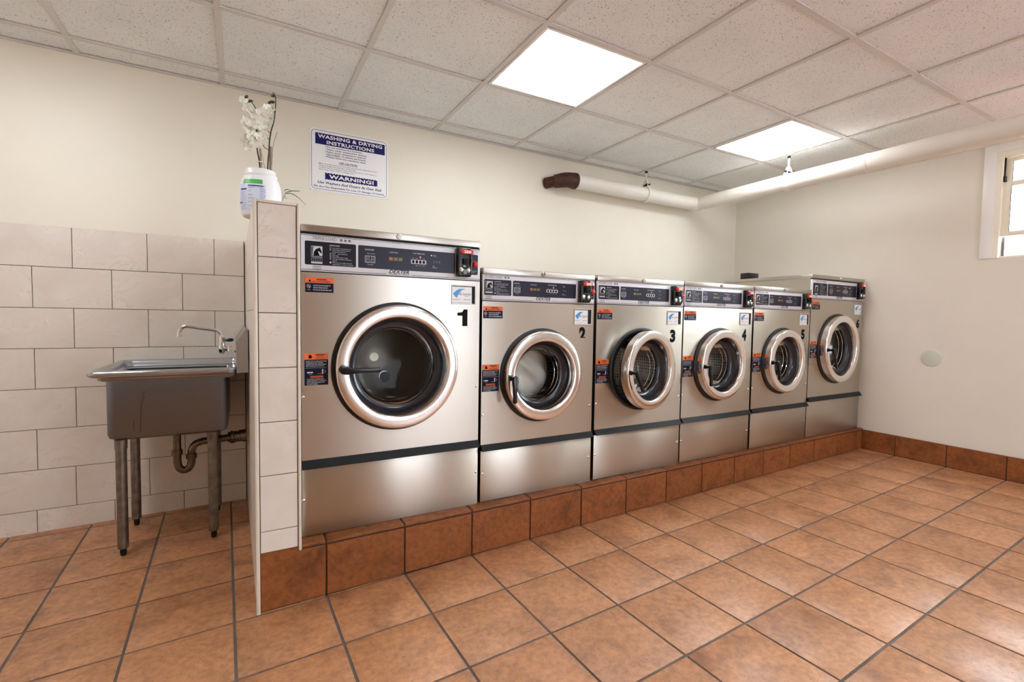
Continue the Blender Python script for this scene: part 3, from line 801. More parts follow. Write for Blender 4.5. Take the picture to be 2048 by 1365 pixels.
    for q in range(4):
        plaque(dk, tx+.005+q*.0152, tx+.0145+q*.0152, d0+D*.37, d0+D*.51, yy-.0003, .0003, .001)
        write(wt, ['START', 'HOT', 'WARM', 'COLD'][q], tx+.0098+q*.0152, d0+D*.585, D*.055, yy, .0085, 'C')
        if q: write(wt, ['Hot', 'Warm', 'Bright'][q-1], tx+.0098+q*.0152, d0+D*.25, D*.055, yy, .009, 'C')
    MB().sphere((tx+.0098+2*.0152, yy, d0+D*.68), .0026, 10, 5, (1, .5, 1)).build('indicator_lamp', M['lamp_red'], cpo)
    sx_ = tx+tw+.022
    write(wt, 'DOOR', sx_+.008, d0+D*.80, D*.055, yy, .012); write(wt, 'LOCKED', sx_+.008, d0+D*.74, D*.055, yy, .015)
    if tri: MB().sphere((sx_+.001, yy, d0+D*.79), .0026, 10, 5, (1, .5, 1)).build('indicator_lamp', M['lamp_red'], cpo)
    write(wt, 'TIME', sx_+.006, d0+D*.27, D*.055, yy, .009); write(wt, 'REMAINING', sx_+.006, d0+D*.20, D*.055, yy, .021)
    lc = MB(); write(lc, '2 5 0' if tri else '2 6', sx_+.010, d0+D*.44, D*.17, yy, .030 if tri else .018)
    # small writing on the silver surround
    sv = MB(); sy = -.0024
    write(gr, 'TRIPLE LOAD' if tri else 'DOUBLE LOAD', ax0+(.026 if tri else .002), d1+.0065, .0165, sy-.0005, .088, off=.004)
    for q in range(3 if tri else 2):
        qx = ax0+(.126 if tri else .104)+.0155*q; gr.box((qx, sy-.0005, d1+.007), (qx+.009, sy, d1+.016)); 
    write(dk, 'DEXTER', cx+.002, p0+.0095, .0205, sy-.0005, .084, 'C', shear=.35, off=.012)
    write(gr, 'COMMERCIAL WASHER', cx+.002, p0+.0025, .0075, sy-.0005, .088, 'C')
    mx = ax0+.028 if tri else ax0+.010
    frame_lines(dk, mx, mx+.028, p0+.0075, p0+.0205, sy-.0005, .0006); write(dk, 'MADE IN', mx+.014, p0+.0150, .0055, sy-.0005, .020, 'C'); write(dk, 'U.S.A.', mx+.014, p0+.0093, .0055, sy-.0005, .020, 'C')
    write(gr, 'INSERT COINS', (rx0+rx1)/2+.002, d1+.010, .007, sy-.0005, .034, 'C')
    write(wt, 'PUSH BUTTON', rx0+.004, d0+D*.17, D*.06, yy, .030); write(wt, 'TO START', rx0+.004, d0+D*.10, D*.06, yy, .022)
    wt.build('lettering', M['ink_white'], cpo); dk.build('lettering', M['ink_black'], cpo); gr.build('lettering', M['ink_grey'], cpo)
    kd.build('cycle_light', M['amber'], cpo); lc.build('digit_display', M['lcd'], cpo)
    bt = MB(); bt.lathe([(.0001, -.020), (.008, -.0195), (.0115, -.017), (.0125, -.013), (.0125, -.008), (.0145, -.006), (.0145, 0)], (0, 0, 0), 'y', 28)
    bt.build('start_button', M['red'], cpo, ((rx0+rx1)/2+.002, -.003, d0+D*.52))
    # coin box: casing, slot block, knobs, lit price
    kx0, kx1 = (.621, .685) if tri else (.533, .594)
    kz0, kz1 = (p0+.011, p1-.001) if tri else (p0+.004, p1-.003)
    cb = MB(); cb.rbox((kx0, -.029, kz0), (kx1, -.001, kz1), .006, 3); cb.rbox((kx1-.006, -.026, kz0+.008), (kx1+.006, -.001, kz1-.012), .003)
    cbo = cb.build('coin_box', M['black'], t)
    q = MB(); q.rbox((kx0+.022, -.043, kz0+.052), (kx0+.046, -.028, kz0+.079), .002); q.build('coin_slide', M['gap'], cbo)
    q = MB(); q.rbox((kx0+.018, -.0325, kz0+.006), (kx1-.004, -.0285, kz0+.050), .0015); q.rbox((kx1-.006, -.035, kz0+.010), (kx1-.002, -.029, kz1-.026), .001); q.build('coin_cup', M['green_glass'], cbo)
    for a_, b_ in (((kx0+.017, -.030, kz0+.030), .009), ((kx1-.015, -.033, kz0+.028), .008)): MB().sphere(a_, b_, 14, 8, (1, .6, 1.5)).build('coin_return', M['chrome'], cbo)
    q = MB(); q.rbox((kx0+.012, -.038, kz1-.027), (kx1+.006, -.028, kz1-.010), .002); q.build('price_display', M['led_bar'], cbo)
    q = MB(); write(q, '250' if tri else '200', kx0+.026, kz1-.0245, .0160, -.0385, .032, off=.01); q.build('lit_price', M['led'], cbo)
    q = MB(); write(q, 'COINS', (kx0+kx1)/2, kz1-.008, .006, -.0296, .022, 'C'); q.build('lettering', M['ink_white'], cbo)
    # warning label beside the pocket
    lx0, lx1, lz0, lz1 = (.015, .116, .941, .997) if tri else (.005, .105, .849, .904)
    zs = lz0+(lz1-lz0)*.635
    l1 = MB(); l1.box((lx0, -.0008, lz0), (lx1, 0, zs)); l1 = l1.build('warning_label', M['label_navy'], t)
    q = MB(); q.box((lx0, -.0008, zs), (lx1, 0, lz1)); q.build('label_header', M['orange'], l1)
    q = MB(); q.add([(lx0+.011, -.0013, zs+.004), (lx0+.021, -.0013, zs+.004), (lx0+.016, -.0013, zs+.0135)], [(0, 1, 2)])
    write(q, 'WARNING', lx0+.058, zs+.0105, .0085, -.0013, .038, 'C', off=.03); write(q, 'RISK OF ENTANGLEMENT', lx0+.058, zs+.0035, .0060, -.0013, .064, 'C', off=.02); q.build('lettering', M['ink_black'], l1)
    q = MB(); 
    for n_, s in enumerate(('DO NOT ALLOW CHILDREN TO', 'OPERATE THE MACHINE OR', 'PLAY IN OR AROUND MACHINE')): write(q, s, lx0+.028, zs-.012-.0085*n_, .0072, -.0013, (.062, .052, .066)[n_], off=.01)
    q.lathe([(.0062, 0), (.0072, 0)], (lx0+.0125, -.0013, zs-.013), 'y', 20); q.box((lx0+.0085, -.0013, zs-.0135), (lx0+.0165, -.001, zs-.0120)); q.tube([(lx0+.009, -.0012, zs-.009), (lx0+.016, -.0012, zs-.018)], .0008, 4)
    write(q, 'STOP', lx0+.0125, zs-.028, .005, -.0013, .010, 'C'); q.build('lettering', M['ink_white'], l1)
    # door label
    lx0, lx1, lz0, lz1 = (.011, .096, .586, .709) if tri else (.003, .090, .512, .637)
    hh = lz1-lz0; zs = lz1-hh*.20
    l2 = MB(); l2.box((lx0, -.0008, lz0), (lx1, 0, zs)); l2 = l2.build('warning_label', M['label_navy'], t)
    q = MB(); q.box((lx0, -.0008, zs), (lx1, 0, lz1)); q.box((lx0+.021, -.0012, lz0+hh*.232), (lx0+.066, -.0008, lz0+hh*.292)); q.build('label_header', M['orange'], l2)
    q = MB(); write(q, 'WARNING', lx0+.055, zs+.015, .0080, -.0013, .034, 'C', off=.03); write(q, 'SPINNING', lx0+.055, zs+.0092, .005, -.0013, .022, 'C'); write(q, 'BASKET HAZARD', lx0+.055, zs+.0035, .005, -.0013, .036, 'C')
    q.add([(lx0+.014, -.0013, zs+.006), (lx0+.022, -.0013, zs+.004), (lx0+.028, -.0013, zs+.008), (lx0+.022, -.0013, zs+.019), (lx0+.015, -.0013, zs+.017)], [(0, 1, 2, 3, 4)])
    write(q, 'DOOR HANDLE', lx0+.0435, lz0+hh*.242, .0070, -.0016, .038, 'C', off=.01); q.build('lettering', M['ink_black'], l2)
    q = MB()
    for n_, s in enumerate(('DO NOT TRY TO OPEN DOOR WHEN', 'THE BASKET IS STILL TURNING.', 'ALWAYS WAIT FOR THE MACHINE', 'AND CYCLE LIGHTS TO GO OUT.')): write(q, s, lx0+.005, zs-.0085-.0062*n_, .0058, -.0013, (.074, .062, .072, .066)[n_], off=.01)
    q.box((lx0+.004, -.0013, zs-.0325), (lx1-.005, -.001, zs-.0318))
    q.rbox((lx0+.009, -.0016, zs-.052), (lx0+.030, -.0009, zs-.0465), .0003, 1); q.rbox((lx0+.062, -.0016, zs-.056), (lx0+.067, -.0009, zs-.037), .0003, 1)
    q.tube([(lx0+.072, -.0012, zs-.040), (lx0+.0745, -.0012, zs-.046), (lx0+.072, -.0012, zs-.052)], .0006, 4)
    write(q, 'LATCHED', lx0+.015, zs-.058, .0035, -.0013, .010); write(q, 'UNLATCHED', lx0+.046, zs-.056, .0035, -.0013, .014)
    for n_, s in enumerate(('IF POWER IS INTERRUPTED', 'THERE WILL BE A 1-3 MINUTE', 'DELAY BEFORE THE DOOR', 'CAN BE OPENED.')): write(q, s, lx0+.008, lz0+hh*.17-.0062*n_, .0058, -.0013, (.062, .069, .064, .040)[n_], off=.01)
    q.build('lettering', M['ink_white'], l2)
    # recessed card pocket
    qx0, qx1, qz0, qz1 = (.604, .719, .912, .996) if tri else (.514, .6255, .824, .904)
    cw = .095 if tri else .084
    q = MB(); 
    fr_ = .0035
    for a_, b_ in (((qx0, -.003, qz1-fr_), (qx1, .0, qz1)), ((qx0, -.003, qz0), (qx1, 0, qz0+fr_)), ((qx0, -.003, qz0+fr_), (qx0+fr_, 0, qz1-fr_)), ((qx1-fr_, -.003, qz0+fr_), (qx1, 0, qz1-fr_))): q.rbox(a_, b_, .0008, 1)
    po = q.build('card_pocket', M['silver'], t)
    q = MB(); q.box((qx0+fr_, -.0004, qz0+fr_), (qx1-fr_, .0, qz1-fr_)); q.build('pocket_recess', M['gap'], po)
    q = MB(); q.box((qx0+.001, -.0048, qz0+.001), (qx0+cw, -.0035, qz1-.007)); q.build('service_card', M['white'], po)
    c0 = qx0+.001; ch = qz1-.007-qz0; yy = -.0052
    q = MB(); pts = []
    for k2 in range(13):
        a = k2/12; pts.append((c0+cw*(.03+.62*a), qz0+ch*(.58+.30*math.sin(min(1, a*1.5)*PI/2))))
    low = []
    for k2 in range(13):
        a = 1-k2/12; low.append((c0+cw*(.24+.41*a), qz0+ch*(.36+.49*math.sin(min(1, a*1.1)*PI/2)**.75)))
    poly(q, [(c0+cw*.03, qz0+ch*.62)]+pts[1:]+low[1:]+[(c0+cw*.14, qz0+ch*.44)], yy, .0003); q.build('swoosh_print', M['swoosh'], po)
    q = MB(); write(q, 'Sky Laundry', c0+cw*.33, qz0+ch*.53, .0150, yy-.0002, cw*.64, shear=.3, off=.004); write(q, 'Systems', c0+cw*.62, qz0+ch*.45, .0065, yy, cw*.2)
    write(q, '800-878-3375', c0+cw*.03, qz0+ch*.24, .0068, yy, cw*.38); write(q, '908-759-0300', c0+cw*.57, qz0+ch*.24, .0068, yy, cw*.36)
    write(q, 'Laundry equipment sales and service', c0+cw*.05, qz0+ch*.08, .005, yy, cw*.86); q.build('lettering', M['ink_grey'], po)
    # drum and seal behind the door
    q = MB(); q.lathe([(R, 0), (R+.001, -.006), (R-.004, -.008), (R-.018, -.008), (R-.03, -.002), (R-.040, .02), (R-.045, .06), (R-.02, .065), (R+.02, .07)], (cx, 0, cz), 'y', 72); q.build('door_seal', M['rubber'], t)
    Rd = R+.018
    q = MB(); q.lathe([(R-.045, .062), (Rd-.01, .066), (Rd, .075), (Rd, .40), (Rd-.015, .42), (Rd-.05, .425), (.06, .37), (.045, .3685), (.0001, .368)], (cx, 0, cz), 'y', 72)
    for k2 in range(3):
        a = 2*PI*k2/3+.5; u, v = math.cos(a), math.sin(a)
        P = [(cx+u*Rd-v*.03, .09, cz+v*Rd+u*.03), (cx+u*(Rd-.05), .09, cz+v*(Rd-.05)), (cx+u*Rd+v*.03, .09, cz+v*Rd-u*.03)]
        q.prism(P, (0, .3, 0))
    q.build('drum', M['drum'] if tri else M['perf'], t)
    # door: chrome ring, hinged on the right; everything below is relative to the hinge
    hx = cx+R+.012; ox = -(R+.012)
    prof = [(R-.012, .004), (R-.012, -.010), (R-.0110, -.034), (R-.0115, -.0375), (R-.0130, -.0405), (R-.0160, -.0428), (R-.020, -.0440), (R-.030, -.0448), (R-.045, -.0446), (R-.0545, -.0438), (R-.0585, -.0420), (R-.0610, -.0385), (R-.064, -.026), (R-.066, -.014)]
    q = MB(); q.lathe(prof, (ox, 0, 0), 'y', 96)
    dr = q.build('door', M['ring'], t, (hx, 0, cz))
    q = MB(); q.lathe([(R-.066, -.014), (R-.068, -.006), (R-.078, .014), (R-.086, .020), (R-.096, .022), (R-.099, .030)], (ox, 0, 0), 'y', 96); q.lathe([(R-.010, .004), (R-.03, .024), (R-.06, .030), (R-.099, .030)], (ox, 0, 0), 'y', 96); q.build('door_bezel', M['bezel'], dr)
    q = MB(); q.lathe([(R-.097, .024), (R-.101, .034), (R-.104, .060), (R-.112, .078), (R-.13, .088), (.04, .094), (.0001, .094)], (ox, 0, 0), 'y', 96); q.build('door_glass', M['glass'], dr)
    q = MB(); q.lathe([(R-.1015, .036), (R-.1000, .038), (R-.1015, .040)], (ox, 0, 0), 'y', 96); q.lathe([(R-.1045, .062), (R-.103, .064), (R-.1045, .066)], (ox, 0, 0), 'y', 96); q.build('glass_rim', M['chrome'], dr)
    for z_ in (.070, -.070): MB().rbox((-.012, .002, z_-.012), (-.004, .012, z_+.012), .001).build('hinge', M['steel_dull'], dr)
    # latch post and lever handle
    pxx = ox-(R-.033)
    q = MB(); q.lathe([(.013, -.038), (.013, -.052), (.0085, -.054), (.0085, -.082), (.0001, -.082)], (0, 0, 0), 'y', 20); q.build('handle_post', M['black'], dr, (pxx, 0, -.002))
    q = MB(); L = .138 if tri else .112
    P = [(-.010, .013), (.006, .018), (.022, .0155), (.045, .011), (L*.75, .0095), (L-.006, .0115), (L, .006), (L, -.006), (L-.006, -.0115), (L*.75, -.0115), (.045, -.013), (.022, -.0175), (.006, -.018), (-.010, -.013), (-.015, 0)]
    bm = bmesh.new(); A = [bm.verts.new((a, -.080, b*.85)) for a, b in P]; B = [bm.verts.new((a, -.094, b*.85)) for a, b in P]; n = len(P)
    bm.faces.new(A[::-1]); bm.faces.new(B)
    for k2 in range(n): bm.faces.new((A[k2], A[(k2+1) % n], B[(k2+1) % n], B[k2]))
    bmesh.ops.recalc_face_normals(bm, faces=bm.faces)
    bmesh.ops.bevel(bm, geom=[e for e in bm.edges if abs(e.verts[0].co.y-e.verts[1].co.y) < 1e-5], offset=.004, segments=2, profile=.5, affect='EDGES')
    q.frombm(bm, True); q.build('handle', M['black'], dr, (pxx, 0, -.002))
    return t

def numeral(parent, s, x, z0, hgt, wid, cut=None):
    if s == '1':
        q = MB(); P = [(.46, 0), (1, 0), (1, 1), (.60, 1), (.52, .90), (.38, .82), (-.06, .80), (-.06, .62), (.46, .62)]
        poly(q, [(x+a*wid, z0+b*hgt) for a, b in P], -.0009, .0006).build('number_decal', M['ink_black'], parent); return
    q = MB(); v, f, a, b = glyphs(s, 0, .055, 6)
    zs = [p[1] for p in v]; lo, hi = min(zs), max(zs); k = hgt/(hi-lo)
    write(q, s, x, z0-lo*k, k, -.0009, wid, off=.055, res=6)
    if cut:
        bm = bmesh.new(); vs = [bm.verts.new(p) for p in q.v]
        for fc in q.f: bm.faces.new([vs[i] for i in fc])
        bmesh.ops.bisect_plane(bm, geom=list(bm.verts)+list(bm.edges)+list(bm.faces), plane_co=(0, 0, z0+cut), plane_no=(0, 0, -1), clear_outer=True)
        q = MB(); q.frombm(bm)
    q.build('number_decal', M['ink_black'], parent)

YM = .07
triple = build_washer('triple', (-.079, YM, plz(.29)+.001))
double = build_washer('double', (.6745, YM, plz(1.0)+.001))
machines = [triple, double]
for x in (1.3335, 1.9840, 2.6420):
    c = copy_tree(double); c.location = (x, YM, plz(x+.32)+.0015); machines.append(c)
c = copy_tree(triple); c.location = (3.2915, YM, plz(3.65)+.0015); machines.append(c)
c.scale = (.985, 1, .995)
labs = ['large steel triple load washing machine numbered 1 beside the tiled partition',
        'steel double load washing machine numbered 2 with white laundry behind its door',
        'steel double load washing machine numbered 3 with its round door slightly ajar',
        'steel double load washing machine numbered 4, between machines 3 and 5',
        'steel double load washing machine numbered 5, low machine beside the tall last one',
        'tall steel triple load washing machine numbered 6 in the corner by the right wall']
# number, door swing, lever angle
spec = [('1', 0, 0, .636, .816, .074, .045), ('2', 0, 90, .549, .743, .056, .040), ('3', 9, 62, .541, .722, .074, .043),
        ('4', 1.5, 88, .541, .722, .075, .043), ('5', 1.5, 80, .541, .722, .071, .043), ('6', 1.5, 72, .647, .806, .072, .042)]
for m, lab, (num, sw, lev, nx, nz, nh, nw) in zip(machines, labs, spec):
    m['label'] = lab
    numeral(m, num, nx, nz, nh+(.012 if num == '2' else 0) if num != '2' else .068, nw, .013 if num == '2' else None)
    for ch in m.children:
        if ch.name.startswith('door') and not ch.name.startswith('door_'):
            ch.rotation_euler[2] = math.radians(sw)
            for g_ in ch.children:
                if g_.name.split('.')[0] == 'handle': g_.rotation_euler[1] = math.radians(lev)
# hub and round sticker seen inside machine 1
for ch in triple.children:
    if ch.name == 'drum':
        MB().lathe([(.0001, .374), (.023, .374), (.024, .378)], (.408, 0, .562), 'y', 32).build('drum_port', M['gap'], ch)
        MB().lathe([(.024, .380), (.024, .371), (.027, .371), (.028, .380)], (.408, 0, .562), 'y', 32).build('port_ring', M['chrome'], ch)
    if ch.name == 'door':
        MB().lathe([(.0001, 0), (.0185, 0), (.0185, .001), (.0001, .001)], (0, 0, 0), 'y', 32).build('round_sticker', M['disc'], ch, (-.354, .0855, .034))
        MB().lathe([(.0001, -.0006), (.0013, -.0006), (.0013, 0)], (0, 0, 0), 'y', 10).build('centre_dot', M['iron'], ch, (-.354, .0853, .034))
# laundry inside machine 2
def laundry():
    R = .135; n, mrings = 96, 48; vs = []; fs = []
    for j in range(mrings+1):
        a = PI*j/mrings
        for i in range(n):
            b = 2*PI*i/n
            x, z, y = math.sin(a)*math.cos(b), math.sin(a)*math.sin(b), -math.cos(a)
            u_ = x*.80+z*.60; w_ = -x*.60+z*.80
            fold = .55*abs(math.sin(3.6*u_+.9*math.sin(2.3*w_+.6)+.4))+.3*math.sin(8.5*u_+2.0*math.sin(3.1*w_))+.12*math.sin(19*u_+4*w_)
            vs.append((x*R*1.22, y*.075-(.024*fold if y < .2 else 0)*math.cos(min(1, math.hypot(x, z))*1.3), z*R*1.22))
    for j in range(mrings):
        for i in range(n):
            k2 = (i+1) % n; fs.append((j*n+i, j*n+k2, (j+1)*n+k2, (j+1)*n+i))
    q = MB(); q.add(vs, fs, True); return q
tag(laundry().build('laundry_bundle', M['wrap'], None, (.673+.323, YM+.205, plz(1)+.001+.577)), 'bundle of white laundry behind the round glass of machine 2', 'laundry')

# small black box on top of machine 6
tag(MB().rbox((3.372, .62, 0), (3.50, .70, .056), .004).build('black_box', M['black'], None, (0, 0, 1.4210)), 'small black box lying on top of the tall last machine', 'box')

# ================================================================== SINK
def build_sink():
    SX, SY = 0, 0
    t = thing('utility_sink', 'freestanding stainless steel utility sink against the tiled partition', 'sink', (-.55, .94, fz(-.55, .94)))
    ox, oy, oz = t.location
    def P(x, y, z): return (x-ox, y-oy, z-oz)
    # bowl: rounded open box
    x0, x1, y0, y1, z0, z1 = -.785, -.338, .71, 1.17, .515, .80
    def rrect(x0, x1, y0, y1, r, z, n=6):
        pts = []
        for cx, cy, a0 in ((x1-r, y1-r, 0), (x0+r, y1-r, 90), (x0+r, y0+r, 180), (x1-r, y0+r, 270)):
            for k in range(n+1):
                a = math.radians(a0+90*k/n); pts.append(P(cx+r*math.cos(a), cy+r*math.sin(a), z))
        return pts
    def loft(mb, rings, cap0=False, cap1=False):
        n = len(rings[0]); vs = [p for r in rings for p in r]; fs = []
        for j in range(len(rings)-1):
            for i in range(n): k = (i+1) % n; fs.append((j*n+i, j*n+k, (j+1)*n+k, (j+1)*n+i))
        if cap0: fs.append(tuple(range(n)))
        if cap1: fs.append(tuple(range((len(rings)-1)*n, len(rings)*n)))
        mb.add(vs, fs, True)
    q = MB(); R = .045
    rings = [rrect(x0+.012, x1-.012, y0+.012, y1-.012, R, z1-.012), rrect(x0+.012, x1-.012, y0+.012, y1-.012, R, z0+.04), rrect(x0+.03, x1-.03, y0+.03, y1-.03, R, z0+.014), rrect(x0+.06, x1-.06, y0+.06, y1-.06, R, z0+.008)]
    loft(q, rings, cap1=True)
    R2 = .028
    rings = [rrect(x0, x1, y0, y1, R2, z1-.012), rrect(x0, x1, y0, y1, R2, z0+.028), rrect(x0+.005, x1-.005, y0+.005, y1-.005, R2, z0+.010), rrect(x0+.022, x1-.022, y0+.022, y1-.022, R2, z0)]
    loft(q, rings, cap1=True)
    bowl = q.build('bowl', M['sink_steel'], t)
    # crack / stain line on the front
    q = MB(); pts = [(-.653, .722), (-.658, .712), (-.652, .700), (-.662, .672), (-.664, .640), (-.6645, .60), (-.667, .565), (-.6675, .545)]
    q.tube([P(a, y0-.0005, b) for a, b in pts], .0013, 5); q.tube([P(-.657, y0-.0005, .728), P(-.650, y0-.0005, .726), P(-.648, y0-.0005, .718)], .0008, 5); q.tube([P(-.688, y0-.0004, .60), P(-.690, y0-.0004, .575), P(-.6885, y0-.0004, .555)], .0009, 4)
    tag(q.build('stain_line', M['rust'], bowl), 'dark drip stain')
    # drainboard deck: raised rolled rim round a shallow tray, opens to the bowl
    X0, X1, Y0, Y1 = -.832, -.300, .632, 1.245; zt = .826
    q = MB()
    def rr(i, z, r): return rrect(X0+i, X1, Y0+i, Y1-i, max(.004, r), z)
    prof = [(.030, zt-.046, .03), (.030, zt-.032, .03), (.024, zt-.0295, .03), (.016, zt-.0290, .03)]
    prof += [(.0145-.0145*math.sin(math.radians(a)), zt-.0145-.0145*math.cos(math.radians(a)), .03) for a in range(10, 180, 14)]
    prof += [(.0160, zt, .03), (.0220, zt-.0012, .03), (.0270, zt-.0045, .03), (.0305, zt-.0100, .03), (.034, zt-.022, .03), (.038, zt-.030, .03), (.046, zt-.034, .03)]
    loft(q, [rr(i, z, r) for i, z, r in prof]+[rrect(x0+.008, x1-.008, y0+.008, y1-.008, R, zt-.036), rrect(x0+.012, x1-.012, y0+.012, y1-.012, R, zt-.042)])
    q.build('rim', M['rim_steel'], t)
    q = MB(); loft(q, [rrect(-.800, -.304, .655, 1.222, .02, zt-.030), rrect(-.800, -.304, .655, 1.222, .02, zt-.040), rrect(-.79, -.304, .665, 1.212, .02, zt-.047), rrect(x0+.002, x1-.002, y0+.002, y1-.002, R2, zt-.047)])
    q.build('apron', M['steel_dull'], t)
    # backsplash with sloping top
    q = MB(); prof = [(-.299, .800), (-.299, .942), (-.260, .999), (-.2515, .999), (-.2515, .800)]
    q.prism([P(a, Y0, b) for a, b in prof], (-.0125, Y1-Y0, 0)); q.build('backsplash', M['splash_steel'], t)
    # legs
    for lx, ly, lz in ((-.745, .765, 0), (-.765+.012, 1.119, 0), (-.403, .775, 0), (-.403, 1.119, 0)):
        f = fz(lx, ly)
        q = MB(); q.tube([P(lx, ly, z0-.004), P(lx, ly, z0-.045)], .023, 20); q.tube([P(lx, ly, z0-.04), P(lx, ly, f+.035)], .0205, 20)
        lg = q.build('leg', M['leg_metal'], t)
        q = MB(); q.tube([P(lx, ly, f+.04), P(lx, ly, f+.012), P(lx, ly, f+.001)], [.0125, .0125, .010], 14); q.build('foot', M['iron'], lg)
    # trap
    ty = .94
    q = MB(); tx = -.560
    q.tube([P(tx, ty, z0+.01)]+smooth([P(tx, ty, .345), P(tx, ty, .34), P(tx+.004, ty, .315), P(tx+.014, ty, .300), P(tx+.029, ty, .294), P(tx+.044, ty, .300), P(tx+.054, ty, .315), P(tx+.058, ty, .34), P(tx+.058, ty, .372), P(tx+.062, ty, .398), P(tx+.075, ty, .418), P(tx+.098, ty, .428), P(tx+.12, ty, .431)])+[P(-.262, ty, .440)], .0175, 20)
    tr = q.build('drain_trap', M['pipe_dark'], t)
    MB().tube([P(tx, ty, z0+.002), P(tx, ty, z0-.014)], [.034, .026], 20).build('drain_flange', M['pipe_dark'], tr)
    for a_ in ([P(tx, ty, .398), P(tx, ty, .376)], [P(tx+.058, ty, .372), P(tx+.058, ty, .350)]): MB().tube(a_, .0235, 12).build('coupling_nut', M['pipe_dark'], tr)
    q = MB(); q.tube([P(-.345, ty, .437), P(-.335, ty, .437), P(-.332, ty, .437), P(-.318, ty, .437), P(-.315, ty, .438), P(-.29, ty, .438), P(-.288, ty, .439), P(-.262, ty, .440)], [.026, .027, .033, .033, .029, .029, .033, .033], 12)
    q.build('coupling_nut', M['pipe_dark'], tr)
    # faucet
    q = MB(); fy = .94
    q.tube([P(-.302, fy, .895), P(-.312, fy, .895)], .022, 20); q.tube([P(-.302, fy, .895), P(-.365, fy, .895)], .013, 16)
    q.tube([P(-.366, fy, .868), P(-.366, fy, .878), P(-.366, fy, .905), P(-.366, fy, .915), P(-.366, fy, .945)], [.006, .014, .018, .014, .0125], 20)
    q.tube([P(-.330, fy, .882), P(-.330, fy, .908)], .017, 16); q.tube([P(-.318, fy-.05, .895), P(-.318, fy+.1, .895)], .011, 12)
    q.tube([P(-.366, fy, .930), P(-.366, fy, .952)], .0165, 8)
    fc = q.build('faucet_body', M['chrome'], t)
    q = MB(); q.tube(smooth([P(-.366, fy, .945), P(-.367, fy, .962), P(-.375, fy, .978), P(-.392, fy, .988), P(-.45, fy, .9975), P(-.505, fy, 1.007), P(-.524, fy, 1.005), P(-.537, fy, .995), P(-.543, fy, .980), P(-.544, fy, .972)]), .0088, 16)
    q.tube([P(-.544, fy, .974), P(-.5445, fy, .955)], .0112, 16); q.build('spout', M['chrome'], fc)
    q = MB(); q.tube([P(-.352, fy-.02, .938), P(-.340, fy-.02, .938), P(-.325, fy-.02, .939), P(-.314, fy-.02, .939)], [.004, .008, .0095, .005], 12); q.build('lever', M['knob_dark'], fc)
build_sink()

